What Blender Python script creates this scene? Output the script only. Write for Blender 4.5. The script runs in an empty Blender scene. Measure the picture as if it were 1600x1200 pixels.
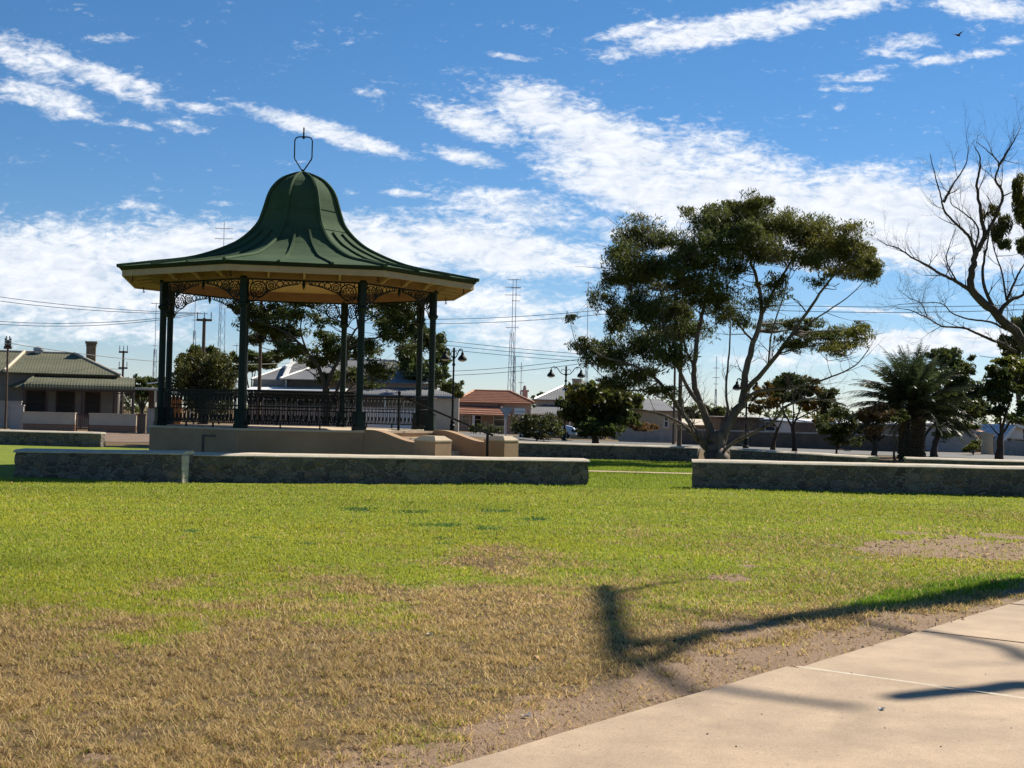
import bpy, math, random
import numpy as np
from mathutils import Vector, Matrix
random.seed(7); RS = np.random.RandomState(11)
scene = bpy.context.scene
COL = scene.collection
R = math.radians

# ------------------------------------------------------------------ camera
F_PX, PITCH, ROLL, EYE = 2159.3, 0.0221, 0.0231, 1.6
cam = bpy.data.cameras.new('camera'); camo = bpy.data.objects.new('camera', cam); COL.objects.link(camo)
cam.sensor_fit = 'HORIZONTAL'; cam.sensor_width = 36.0; cam.lens = 36.0*F_PX/1600
cam.clip_start = 0.1; cam.clip_end = 6000
camo.matrix_world = (Matrix.Translation((0, 0, EYE)) @ Matrix.Rotation(math.pi/2+PITCH, 4, 'X') @ Matrix.Rotation(ROLL, 4, 'Z'))
scene.camera = camo

# ------------------------------------------------------------------ light
SUN_AZ, SUN_EL = R(44), R(40)           # azimuth measured from +x towards +y
SV = Vector((math.cos(SUN_EL)*math.cos(SUN_AZ), math.cos(SUN_EL)*math.sin(SUN_AZ), math.sin(SUN_EL)))
sl = bpy.data.lights.new('sun', 'SUN'); so = bpy.data.objects.new('sun', sl); COL.objects.link(so)
sl.energy = 5.0; sl.angle = R(0.65); sl.color = (1.0, 0.92, 0.78)
so.rotation_euler = SV.to_track_quat('Z', 'Y').to_euler()
SKY_STRENGTH = 0.055
scene.view_settings.view_transform = 'Standard'; scene.view_settings.look = 'None'
scene.view_settings.exposure = 0.75; scene.view_settings.gamma = 1
scene.view_settings.use_curve_mapping = False

_cr, _sr, _cp, _sp = math.cos(ROLL), math.sin(ROLL), math.cos(PITCH), math.sin(PITCH)
def ray(px, py):
    X = (px-800)*_cr+(py-600)*_sr; Y = -(px-800)*_sr+(py-600)*_cr
    return Vector((X, F_PX*_cp+Y*_sp, F_PX*_sp-Y*_cp))
def P(px, py, d):
    r = ray(px, py); r = r*(d/r.y); return Vector((r.x, d, r.z+EYE))
def unproject_grid(x, y, z):
    z = z-EYE; d = y*_cp+z*_sp; u = F_PX*x/d; v = -F_PX*(z*_cp-y*_sp)/d
    return 800+u*_cr-v*_sr, 600+u*_sr+v*_cr
def ss(a, b, x):
    t = np.clip((np.asarray(x, float)-a)/(b-a), 0, 1); return t*t*(3-2*t)
def terrain(x, y):
    return 0.36*ss(54, 72, y)*(1-ss(-4, 4, x)) - 0.5*ss(95, 118, y)*ss(-9, -3, x)
def tz(x, y): return float(terrain(x, y))
def Gd(px, d):                          # ground point in the column of px at distance d
    p = P(px, 650, d); p.z = tz(p.x, p.y); return p
def G(px, py):
    r = ray(px, py); t = -EYE/r.z; p = Vector((r.x*t, r.y*t, 0)); return p

# ------------------------------------------------------------------ world: sky and clouds
def make_world():
    w = bpy.data.worlds.new('World'); scene.world = w; w.use_nodes = True
    nt = w.node_tree; N = nt.nodes; L = nt.links; N.clear()
    def nd(t, **k):
        n = N.new(t)
        for a, b in k.items(): setattr(n, a, b)
        return n
    def math_(op, a, b=None, clamp=False):
        n = nd('ShaderNodeMath', operation=op); n.use_clamp = clamp
        for i, s in enumerate((a, b)):
            if s is None: continue
            if isinstance(s, (int, float)): n.inputs[i].default_value = s
            else: L.new(s, n.inputs[i])
        return n.outputs[0]
    def mrange(v, a, b, c=0, d=1, interp='SMOOTHSTEP'):
        n = nd('ShaderNodeMapRange', interpolation_type=interp)
        L.new(v, n.inputs['Value'])
        for k, x in zip(('From Min', 'From Max', 'To Min', 'To Max'), (a, b, c, d)): n.inputs[k].default_value = x
        return n.outputs[0]
    sky = nd('ShaderNodeTexSky', sky_type='NISHITA'); sky.sun_disc = False
    sky.sun_elevation = SUN_EL; sky.sun_rotation = math.pi/2-SUN_AZ
    sky.air_density = 1.0; sky.dust_density = 0.0; sky.ozone_density = 1.0; sky.altitude = 20
    tc = nd('ShaderNodeTexCoord'); sep = nd('ShaderNodeSeparateXYZ'); L.new(tc.outputs['Generated'], sep.inputs[0])
    ysafe = math_('MAXIMUM', sep.outputs['Y'], 0.05)
    u = math_('DIVIDE', sep.outputs['X'], ysafe); v = math_('DIVIDE', sep.outputs['Z'], ysafe)
    cmb = nd('ShaderNodeCombineXYZ'); L.new(u, cmb.inputs[0]); L.new(v, cmb.inputs[1]); uv = cmb.outputs[0]
    def noise(scale, loc, rot, detail, rough, dist=0.0):
        m = nd('ShaderNodeMapping'); m.inputs['Scale'].default_value = scale; m.inputs['Location'].default_value = loc
        m.inputs['Rotation'].default_value = (0, 0, rot); L.new(uv, m.inputs[0])
        n = nd('ShaderNodeTexNoise'); n.inputs['Scale'].default_value = 1; n.inputs['Detail'].default_value = detail
        n.inputs['Roughness'].default_value = rough; n.inputs['Distortion'].default_value = dist
        L.new(m.outputs[0], n.inputs['Vector']); return n.outputs['Fac']
    # px, py, rx, ry, rotation (clockwise in the view), weight
    blobs = [(60, 430, 300, 92, 0, 1.15), (300, 400, 210, 62, -2, 1.1), (90, 500, 260, 34, 3, .75), (560, 390, 190, 58, 2, 1.05),
             (760, 388, 190, 52, 4, 1.05), (880, 410, 120, 26, 8, .8), (820, 330, 130, 36, 8, .75), (700, 470, 260, 40, 3, .75),
             (820, 520, 160, 40, 5, .8), (900, 480, 90, 30, 0, .5),
             (740, 192, 95, 26, 14, .85), (850, 180, 110, 50, 22, .95), (960, 235, 190, 62, 20, 1.05), (1000, 300, 190, 46, 14, 1.05),
             (1140, 250, 150, 46, 10, .78), (1180, 320, 210, 66, 6, 1.2), (1390, 345, 220, 80, 5, 1.3), (1560, 350, 200, 84, 2, 1.3), (1230, 380, 260, 40, 4, 1.0),
             (1010, 370, 130, 26, 10, .7),
             (1130, 48, 220, 28, -13, .82), (1300, 12, 130, 22, -8, .8), (990, 48, 70, 14, -16, .66), (1540, 12, 120, 22, 6, .78), (1410, 62, 70, 16, -8, .6),
             (1390, 85, 60, 9, 4, .5), (1480, 92, 120, 9, -10, .6), (1590, 62, 40, 10, -10, .62), (1330, 122, 80, 9, -4, .58), (1330, 138, 70, 7, 0, .55),
             (150, 118, 150, 24, 20, .80), (45, 95, 100, 30, 28, .70), (60, 150, 110, 24, 8, .76), (110, 178, 70, 12, 8, .7), (210, 195, 40, 9, 10, .55),
             (310, 168, 64, 10, 6, .75), (288, 198, 46, 12, 8, .6), (500, 203, 155, 17, 14, .95), (590, 228, 40, 8, 10, .6), (172, 60, 40, 10, -3, .55),
             (735, 248, 72, 14, 10, .85), (645, 304, 55, 7, 4, .66), (800, 88, 46, 7, 6, .66), (735, 108, 50, 9, -6, .48), (585, 146, 34, 8, 0, .5), (350, 318, 40, 6, 2, .6), (225, 322, 40, 8, 0, .6),
             (1480, 535, 220, 26, -2, 1.05), (1340, 484, 70, 5, 2, .7), (1430, 493, 50, 4, 2, .6), (1200, 560, 120, 20, 0, .5), (1310, 168, 14, 6, 0, .45)]
    total = None
    for (px, py, rx, ry, rot, wt) in blobs:
        r0 = ray(px, py); cu, cv = r0.x/r0.y, r0.z/r0.y
        m = nd('ShaderNodeMapping', vector_type='TEXTURE')
        m.inputs['Location'].default_value = (cu, cv, 0); m.inputs['Rotation'].default_value = (0, 0, -R(rot)-ROLL)
        m.inputs['Scale'].default_value = (rx/F_PX, ry/F_PX, 1); L.new(uv, m.inputs[0])
        ln = nd('ShaderNodeVectorMath', operation='LENGTH'); L.new(m.outputs[0], ln.inputs[0])
        b = mrange(ln.outputs['Value'], 1.5, 0.2, 0, wt)
        total = b if total is None else math_('MAXIMUM', total, b)
    n1 = noise((14, 42, 1), (3, 1, 0), R(-10), 8, .62, .3)       # streaks
    n2 = noise((55, 130, 1), (9, 4, 2), R(-12), 6, .62, .6)       # small cloudlets
    n3 = noise((170, 330, 1), (1, 7, 5), R(-8), 4, .6, .3)
    nn = math_('ADD', math_('MULTIPLY', n1, .5), math_('ADD', math_('MULTIPLY', n2, .52), math_('MULTIPLY', n3, .34)))
    dens = math_('ADD', total, math_('MULTIPLY', math_('SUBTRACT', nn, .66), 2.5))
    alpha = mrange(dens, .20, 1.05)
    gen = mrange(math_('ADD', n1, math_('MULTIPLY', n2, .3)), .75, .95, 0, .55)     # the rest of the dome, outside this view
    front = mrange(sep.outputs['Y'], .55, .8)
    inview = math_('MULTIPLY', front, mrange(v, .0, .02))
    alpha = math_('MULTIPLY', alpha, inview)
    shade = mrange(math_('ADD', n2, math_('MULTIPLY', n1, .4)), .45, .95, 0, 1)
    cc = nd('ShaderNodeMix', data_type='RGBA'); L.new(shade, cc.inputs[0])
    cc.inputs[6].default_value = (8.2, 8.9, 10.0, 1); cc.inputs[7].default_value = (11.4, 11.6, 12.0, 1)
    mx = nd('ShaderNodeMix', data_type='RGBA'); L.new(math_('MULTIPLY', alpha, .93), mx.inputs[0])
    hs = nd('ShaderNodeHueSaturation'); hs.inputs['Saturation'].default_value = 1.24; hs.inputs['Value'].default_value = 1.02
    gr = nd('ShaderNodeValToRGB'); L.new(sep.outputs['Z'], gr.inputs[0]); e = gr.color_ramp.elements
    e[0].position = 0; e[0].color = (.74, .86, 1.22, 1); e[1].position = .5; e[1].color = (.88, .95, 1.0, 1)
    q = gr.color_ramp.elements.new(.12); q.color = (.74, .84, 1.05, 1)
    gm = nd('ShaderNodeMix', data_type='RGBA', blend_type='MULTIPLY'); gm.inputs[0].default_value = 1
    L.new(sky.outputs[0], gm.inputs[6]); L.new(gr.outputs[0], gm.inputs[7]); L.new(gm.outputs[2], hs.inputs['Color'])
    L.new(hs.outputs[0], mx.inputs[6]); L.new(cc.outputs[2], mx.inputs[7])
    bg = nd('ShaderNodeBackground'); bg.inputs['Strength'].default_value = SKY_STRENGTH; L.new(mx.outputs[2], bg.inputs['Color'])
    out = nd('ShaderNodeOutputWorld'); L.new(bg.outputs[0], out.inputs[0])
make_world()

# ------------------------------------------------------------------ materials
MATS = {}
def mat(name, col, rough=.8, var=.25, scale=4.0, bump=0.0, bscale=None, metal=0.0, spec=.4, col2=None, trans=0.0, attr=None, detail=6, stretch=(1, 1, 1), extra=None):
    m = bpy.data.materials.new(name); m.use_nodes = True; nt = m.node_tree; N = nt.nodes; L = nt.links
    b = N['Principled BSDF']; b.inputs['Roughness'].default_value = rough; b.inputs['Metallic'].default_value = metal
    b.inputs['Specular IOR Level'].default_value = spec
    tc = N.new('ShaderNodeTexCoord'); mp = N.new('ShaderNodeMapping'); mp.inputs['Scale'].default_value = stretch
    L.new(tc.outputs['Object'], mp.inputs[0])
    n = N.new('ShaderNodeTexNoise'); n.inputs['Scale'].default_value = scale; n.inputs['Detail'].default_value = detail; n.inputs['Roughness'].default_value = .65
    L.new(mp.outputs[0], n.inputs['Vector'])
    rr = N.new('ShaderNodeMapRange'); rr.inputs[1].default_value = .3; rr.inputs[2].default_value = .7; L.new(n.outputs['Fac'], rr.inputs[0])
    mx = N.new('ShaderNodeMix'); mx.data_type = 'RGBA'; L.new(rr.outputs[0], mx.inputs[0])
    c2 = col2 or tuple(c*(1+var) for c in col); c1 = tuple(c*(1-var) for c in col) if col2 is None else col
    mx.inputs[6].default_value = (*c1, 1); mx.inputs[7].default_value = (*c2, 1)
    colout = mx.outputs[2]
    if attr:
        at = N.new('ShaderNodeAttribute'); at.attribute_name = attr
        m2 = N.new('ShaderNodeMix'); m2.data_type = 'RGBA'; m2.blend_type = 'MULTIPLY'; m2.inputs[0].default_value = 1
        L.new(at.outputs['Color'], m2.inputs[6]); L.new(colout, m2.inputs[7]); colout = m2.outputs[2]
    L.new(colout, b.inputs['Base Color'])
    if bump:
        nb = N.new('ShaderNodeTexNoise'); nb.inputs['Scale'].default_value = bscale or scale*6; nb.inputs['Detail'].default_value = 5
        L.new(mp.outputs[0], nb.inputs['Vector'])
        bp = N.new('ShaderNodeBump'); bp.inputs['Strength'].default_value = bump; bp.inputs['Distance'].default_value = .02
        L.new(nb.outputs['Fac'], bp.inputs['Height']); L.new(bp.outputs[0], b.inputs['Normal'])
    if trans:
        tr = N.new('ShaderNodeBsdfTranslucent'); L.new(colout, tr.inputs[0])
        ms = N.new('ShaderNodeMixShader'); ms.inputs[0].default_value = trans
        L.new(b.outputs[0], ms.inputs[1]); L.new(tr.outputs[0], ms.inputs[2]); L.new(ms.outputs[0], N['Material Output'].inputs[0])
    if extra: extra(m, N, L, b, colout, tc)
    MATS[name] = m; return m
def corrug(period, depth, axis='X', prof='SIN'):
    def ex(m, N, L, b, colout, tc):
        w = N.new('ShaderNodeTexWave'); w.wave_type = 'BANDS'; w.bands_direction = axis; w.inputs['Scale'].default_value = 2*math.pi/period/20/1.0*1.0
        w.inputs['Scale'].default_value = 0.314/period; w.inputs['Distortion'].default_value = 0
        L.new(tc.outputs['Object'], w.inputs['Vector'])
        bp = N.new('ShaderNodeBump'); bp.inputs['Strength'].default_value = 1; bp.inputs['Distance'].default_value = depth
        L.new(w.outputs['Fac'], bp.inputs['Height']); L.new(bp.outputs[0], b.inputs['Normal'])
    return ex
def rubble(m, N, L, b, colout, tc):
    # random rubble: big irregular stones with pale mortar
    mp = N.new('ShaderNodeMapping'); mp.inputs['Scale'].default_value = (1, 1, 1.35); L.new(tc.outputs['Object'], mp.inputs[0])
    nz = N.new('ShaderNodeTexNoise'); nz.inputs['Scale'].default_value = 7; nz.inputs['Detail'].default_value = 3; L.new(mp.outputs[0], nz.inputs['Vector'])
    ad = N.new('ShaderNodeVectorMath'); ad.operation = 'MULTIPLY_ADD'; ad.inputs[1].default_value = (.25, .25, .25)
    L.new(nz.outputs['Color'], ad.inputs[0]); L.new(mp.outputs[0], ad.inputs[2])
    v1 = N.new('ShaderNodeTexVoronoi'); v1.feature = 'DISTANCE_TO_EDGE'; v1.inputs['Scale'].default_value = 4.2; L.new(ad.outputs[0], v1.inputs['Vector'])
    v2 = N.new('ShaderNodeTexVoronoi'); v2.feature = 'F1'; v2.inputs['Scale'].default_value = 4.2; L.new(ad.outputs[0], v2.inputs['Vector'])
    cr = N.new('ShaderNodeValToRGB'); e = cr.color_ramp.elements
    e[0].position = 0; e[0].color = (.065, .058, .05, 1); e[1].position = 1; e[1].color = (.24, .17, .115, 1)
    for p_, c_ in ((.3, (.12, .108, .09, 1)), (.55, (.19, .165, .13, 1)), (.75, (.08, .076, .066, 1))):
        q = cr.color_ramp.elements.new(p_); q.color = c_
    sp = N.new('ShaderNodeSeparateColor'); L.new(v2.outputs['Color'], sp.inputs[0]); L.new(sp.outputs[0], cr.inputs[0])
    ed = N.new('ShaderNodeMapRange'); ed.inputs[1].default_value = .015; ed.inputs[2].default_value = .16; L.new(v1.outputs['Distance'], ed.inputs[0])
    mx = N.new('ShaderNodeMix'); mx.data_type = 'RGBA'; mx.inputs[6].default_value = (.235, .205, .16, 1)
    L.new(ed.outputs[0], mx.inputs[0]); L.new(cr.outputs[0], mx.inputs[7])
    mm = N.new('ShaderNodeMix'); mm.data_type = 'RGBA'; mm.blend_type = 'OVERLAY'; mm.inputs[0].default_value = .5
    L.new(mx.outputs[2], mm.inputs[6]); L.new(colout, mm.inputs[7]); L.new(mm.outputs[2], b.inputs['Base Color'])
    bp = N.new('ShaderNodeBump'); bp.inputs['Strength'].default_value = .9; bp.inputs['Distance'].default_value = .05
    L.new(ed.outputs[0], bp.inputs['Height']); L.new(bp.outputs[0], b.inputs['Normal'])
def bricks(m, N, L, b, colout, tc):
    br = N.new('ShaderNodeTexBrick'); br.inputs['Scale'].default_value = 1; br.inputs['Brick Width'].default_value = .24; br.inputs['Row Height'].default_value = .085
    br.inputs['Mortar Size'].default_value = .008
    br.inputs['Color1'].default_value = (.30, .13, .075, 1); br.inputs['Color2'].default_value = (.22, .11, .07, 1); br.inputs['Mortar'].default_value = (.34, .27, .2, 1)
    mp = N.new('ShaderNodeMapping'); mp.inputs['Rotation'].default_value = (R(90), 0, 0); L.new(tc.outputs['Object'], mp.inputs[0]); L.new(mp.outputs[0], br.inputs['Vector'])
    L.new(br.outputs['Color'], b.inputs['Base Color'])
def boards(period, axis='X', depth=.006, dark=.5):
    def ex(m, N, L, b, colout, tc):
        w = N.new('ShaderNodeTexWave'); w.wave_profile = 'SAW'; w.bands_direction = axis; w.inputs['Scale'].default_value = .314/period
        L.new(tc.outputs['Object'], w.inputs['Vector'])
        mr = N.new('ShaderNodeMapRange'); mr.inputs[1].default_value = 0; mr.inputs[2].default_value = .12; mr.inputs[3].default_value = dark; mr.inputs[4].default_value = 1
        L.new(w.outputs['Fac'], mr.inputs[0])
        mx = N.new('ShaderNodeMix'); mx.data_type = 'RGBA'; mx.blend_type = 'MULTIPLY'; mx.inputs[0].default_value = 1
        L.new(colout, mx.inputs[6]); L.new(mr.outputs[0], mx.inputs[7]); L.new(mx.outputs[2], b.inputs['Base Color'])
    return ex
M = MATS
mat('green_iron', (.005, .015, .012), .6, .35, 6, .15, spec=.25)
mat('black_iron', (.006, .008, .0075), .6, .3, 6, .1, spec=.22)
mat('roof_green', (.030, .060, .029), .85, .16, 1.2, .2, 14, spec=.12, col2=(.056, .092, .048))
mat('tan_paint', (.36, .25, .15), .7, .16, 3, .1, col2=(.44, .315, .19))
mat('ceiling_board', (.46, .27, .14), .7, .15, 3, 0, extra=boards(.14, 'Y'))
mat('render_tan', (.28, .175, .10), .9, .16, 1.3, .35, 30, col2=(.39, .255, .15))
mat('soffit_brown', (.22, .12, .07), .8, .16, 3, 0, col2=(.28, .16, .09))
mat('sunlit_pale', (.50, .44, .34), .9, .15, 6, .4, 20)  # pale tone that paints sunlight onto the wall end
mat('dirt', (.17, .115, .08), .95, .3, 1.5, .4, 20)
mat('floor_slab', (.50, .40, .28), .9, .15, 2, .2, 20)
mat('coping', (.42, .36, .275), .9, .2, 3, .4, 30, col2=(.58, .51, .40))
mat('rubble', (.4, .4, .4), .92, .4, 24, .2, extra=rubble)
mat('brick', (.3, .13, .08), .9, .2, 5, extra=bricks)
mat('bark_gum', (.05, .038, .031), .9, .45, 2.2, .4, 20, stretch=(1, 1, .3), spec=.2, col2=(.20, .165, .14))
mat('bark_dark', (.055, .042, .033), .9, .4, 6, .6, 20, stretch=(1, 1, .3))
mat('bark_palm', (.075, .055, .036), .95, .5, 10, .8, 22)
mat('leaf_gum', (.072, .090, .026), .55, .3, .9, trans=.48, attr='tint', spec=.3, col2=(.10, .112, .032))
mat('leaf_dark', (.046, .066, .018), .5, .3, .9, trans=.46, attr='tint', spec=.3, col2=(.088, .108, .028))
mat('leaf_olive', (.06, .07, .02), .55, .3, .9, trans=.3, attr='tint', spec=.3, col2=(.10, .105, .03))
mat('leaf_rust', (.10, .055, .022), .6, .3, .9, trans=.35, attr='tint', spec=.3, col2=(.13, .095, .03))
mat('blade_dull', (1, 1, 1), .95, .0, 3, attr='tint', spec=.1)
mat('leaf_palm', (.027, .042, .017), .45, .3, .9, trans=.3, attr='tint', spec=.4, col2=(.066, .085, .036))
mat('blade', (1, 1, 1), .6, .0, 3, trans=.42, attr='tint', spec=.25)
mat('iron_green_roof', (.085, .09, .055), .75, .2, .8, spec=.2, col2=(.15, .145, .095), extra=corrug(.15, .007))
mat('iron_grey_roof', (.13, .133, .14), .65, .15, .7, spec=.25, col2=(.20, .20, .205), extra=corrug(.15, .007))
mat('tile_red', (.27, .11, .065), .8, .2, 2, .3, 10, col2=(.36, .165, .10))
mat('tile_ridge', (.50, .26, .15), .8, .2, 3)
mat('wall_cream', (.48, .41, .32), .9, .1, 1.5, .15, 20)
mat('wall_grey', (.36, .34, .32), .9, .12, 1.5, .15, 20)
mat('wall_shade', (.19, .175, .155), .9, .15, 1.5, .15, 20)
mat('wall_pink', (.44, .33, .27), .9, .12, 1.5, .15, 20)
mat('wall_beige', (.42, .34, .235), .9, .12, 1.5, .15, 20)
mat('wall_brown', (.13, .095, .072), .9, .25, 2.0, .4, 20)
mat('wall_orange', (.52, .24, .09), .9, .1, 1.5)
mat('white_paint', (.72, .71, .68), .6, .06, 2)
mat('white_roof', (.78, .78, .77), .45, .06, 1)
mat('trim_dark', (.06, .035, .03), .7, .2, 2)
mat('glass', (.02, .024, .028), .08, .1, 2, spec=.6)
mat('dark_opening', (.03, .028, .026), .8, .2, 2)
mat('chimney', (.19, .145, .10), .9, .25, 4, .4, 20)
mat('timber_pole', (.11, .075, .052), .9, .3, 5, .5, 24, stretch=(1, 1, .2))
mat('grey_timber', (.30, .285, .27), .85, .2, 3, .3, 20, extra=boards(.16, 'X', dark=.35))
mat('galv', (.34, .36, .38), .45, .15, 3, metal=.4)
mat('mast', (.36, .37, .40), .5, .1, 3, metal=.2)
mat('wire', (.05, .055, .06), .6, .1, 3)
mat('asphalt', (.12, .118, .115), .92, .15, 1.2, .3, 60)
mat('kerb', (.42, .40, .36), .9, .15, 3, .2)
mat('car_paint', (.42, .50, .58), .25, .05, 1, metal=.5, spec=.6)
mat('rubber', (.018, .018, .018), .85, .2, 5)
mat('lamp_glass', (.5, .5, .45), .3, .1, 2)
mat('bird', (.02, .02, .022), .8, .2, 4)
mat('dry_leaf', (.36, .17, .06), .7, .3, 20)
mat('paper', (.75, .74, .70), .8, .08, 10)
mat('stone_dark', (.10, .085, .07), .95, .3, 6, .5, 14)

def concrete_path(m, N, L, b, colout, tc):
    # fine sandy aggregate, soft stains and hairline wear
    n2 = N.new('ShaderNodeTexNoise'); n2.inputs['Scale'].default_value = 140; n2.inputs['Detail'].default_value = 3; L.new(tc.outputs['Object'], n2.inputs['Vector'])
    n3 = N.new('ShaderNodeTexNoise'); n3.inputs['Scale'].default_value = .7; n3.inputs['Detail'].default_value = 7; n3.inputs['Roughness'].default_value = .7; L.new(tc.outputs['Object'], n3.inputs['Vector'])
    r2 = N.new('ShaderNodeMapRange'); r2.inputs[1].default_value = .3; r2.inputs[2].default_value = .7; r2.inputs[3].default_value = .78; r2.inputs[4].default_value = 1.14; L.new(n2.outputs['Fac'], r2.inputs[0])
    r3 = N.new('ShaderNodeMapRange'); r3.inputs[1].default_value = .3; r3.inputs[2].default_value = .72; r3.inputs[3].default_value = .74; r3.inputs[4].default_value = 1.12; L.new(n3.outputs['Fac'], r3.inputs[0])
    mu = N.new('ShaderNodeMath'); mu.operation = 'MULTIPLY'; L.new(r2.outputs[0], mu.inputs[0]); L.new(r3.outputs[0], mu.inputs[1])
    mx = N.new('ShaderNodeMix'); mx.data_type = 'RGBA'; mx.blend_type = 'MULTIPLY'; mx.inputs[0].default_value = 1
    v4 = N.new('ShaderNodeTexNoise'); v4.inputs['Scale'].default_value = 38; v4.inputs['Detail'].default_value = 2; L.new(tc.outputs['Object'], v4.inputs['Vector'])
    r4 = N.new('ShaderNodeMapRange'); r4.inputs[1].default_value = .66; r4.inputs[2].default_value = .74; r4.inputs[3].default_value = 1; r4.inputs[4].default_value = .62; L.new(v4.outputs['Fac'], r4.inputs[0])
    m4 = N.new('ShaderNodeMath'); m4.operation = 'MULTIPLY'; L.new(mu.outputs[0], m4.inputs[0]); L.new(r4.outputs[0], m4.inputs[1])
    L.new(colout, mx.inputs[6]); L.new(m4.outputs[0], mx.inputs[7]); L.new(mx.outputs[2], b.inputs['Base Color'])
    bp = N.new('ShaderNodeBump'); bp.inputs['Strength'].default_value = .25; bp.inputs['Distance'].default_value = .004
    L.new(n2.outputs['Fac'], bp.inputs['Height']); L.new(bp.outputs[0], b.inputs['Normal'])
mat('path', (.43, .315, .21), .9, .10, 1.4, extra=concrete_path)

def ground_mat():
    m = bpy.data.materials.new('ground'); m.use_nodes = True; nt = m.node_tree; N = nt.nodes; L = nt.links
    b = N['Principled BSDF']; b.inputs['Roughness'].default_value = .95; b.inputs['Specular IOR Level'].default_value = .15
    tc = N.new('ShaderNodeTexCoord'); at = N.new('ShaderNodeAttribute'); at.attribute_name = 'mask'
    sp = N.new('ShaderNodeSeparateColor'); L.new(at.outputs['Color'], sp.inputs[0])
    def noise(s, d=6, r=.65, st=(1, 1, 1)):
        mp = N.new('ShaderNodeMapping'); mp.inputs['Scale'].default_value = st; L.new(tc.outputs['Object'], mp.inputs[0])
        n = N.new('ShaderNodeTexNoise'); n.inputs['Scale'].default_value = s; n.inputs['Detail'].default_value = d; n.inputs['Roughness'].default_value = r
        L.new(mp.outputs[0], n.inputs['Vector']); return n.outputs['Fac']
    def mr(v, a, b_, c=0, d=1):
        n = N.new('ShaderNodeMapRange'); L.new(v, n.inputs[0])
        for i, x in enumerate((a, b_, c, d)): n.inputs[i+1].default_value = x
        return n.outputs[0]
    def mix(f, a, b_, mode='MIX'):
        n = N.new('ShaderNodeMix'); n.data_type = 'RGBA'; n.blend_type = mode
        for i, x in ((0, f), (6, a), (7, b_)):
            if isinstance(x, tuple): n.inputs[i].default_value = (*x, 1)
            elif isinstance(x, (int, float)): n.inputs[i].default_value = x
            else: L.new(x, n.inputs[i])
        return n.outputs[2]
    def ma(op, a, b_):
        n = N.new('ShaderNodeMath'); n.operation = op
        for i, x in enumerate((a, b_)):
            if isinstance(x, (int, float)): n.inputs[i].default_value = x
            else: L.new(x, n.inputs[i])
        return n.outputs[0]
    big = noise(.35); mid = noise(2.2, 8, .7); fine = noise(26, 5, .7, (1, .45, 1)); vfine = noise(90, 3, .6)
    green = mix(mr(big, .35, .65), (.19, .24, .02), (.25, .29, .03))
    green = mix(mr(mid, .35, .7, 0, .6), green, (.17, .20, .035))
    green = mix(mr(fine, .3, .62, .25, 1), (.06, .09, .012), green)
    dry = mix(mr(mid, .3, .7), (.15, .097, .042), (.28, .19, .088))
    dry = mix(mr(fine, .35, .65, 0, .8), (.085, .06, .035), dry)
    bare = mix(mr(mid, .3, .7), (.27, .18, .115), (.40, .28, .19))
    bare = mix(mr(vfine, .3, .6, 0, .7), (.20, .135, .085), bare)
    jit = ma('MULTIPLY', ma('SUBTRACT', mid, .5), 1.1)
    jf = ma('MULTIPLY', ma('SUBTRACT', fine, .5), .9)
    fd = mr(ma('ADD', sp.outputs[0], ma('ADD', jit, jf)), .35, .65)
    fb = mr(ma('ADD', sp.outputs[1], ma('ADD', jit, jf)), .42, .62)
    c = mix(fd, green, dry); c = mix(fb, c, bare)
    # clover-dark patches
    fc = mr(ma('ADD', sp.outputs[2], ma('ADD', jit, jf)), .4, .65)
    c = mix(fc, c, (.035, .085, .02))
    L.new(c, b.inputs['Base Color'])
    bp = N.new('ShaderNodeBump'); bp.inputs['Strength'].default_value = .7; bp.inputs['Distance'].default_value = .03
    L.new(ma('ADD', fine, ma('MULTIPLY', vfine, .5)), bp.inputs['Height']); L.new(bp.outputs[0], b.inputs['Normal'])
    MATS['ground'] = m
ground_mat()

# ------------------------------------------------------------------ mesh helpers
def npmesh(name, v, f, m, parent=None, attr=None, smooth=False):
    v = np.asarray(v, np.float32); f = np.asarray(f, np.int32)
    me = bpy.data.meshes.new(name); nv, nf, k = len(v), len(f), f.shape[1]
    me.vertices.add(nv); me.vertices.foreach_set('co', v.ravel())
    me.loops.add(nf*k); me.loops.foreach_set('vertex_index', f.ravel())
    me.polygons.add(nf); me.polygons.foreach_set('loop_start', np.arange(0, nf*k, k, dtype=np.int32)); me.polygons.foreach_set('loop_total', np.full(nf, k, np.int32))
    if smooth: me.polygons.foreach_set('use_smooth', np.ones(nf, bool))
    me.update(calc_edges=True)
    if attr:
        for an, ac in attr.items():
            a = me.color_attributes.new(an, 'FLOAT_COLOR', 'POINT')
            c = np.ones((nv, 4), np.float32); c[:, :3] = ac; a.data.foreach_set('color', c.ravel())
    me.materials.append(M[m]); o = bpy.data.objects.new(name, me); COL.objects.link(o)
    if parent: o.parent = parent
    return o
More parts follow.
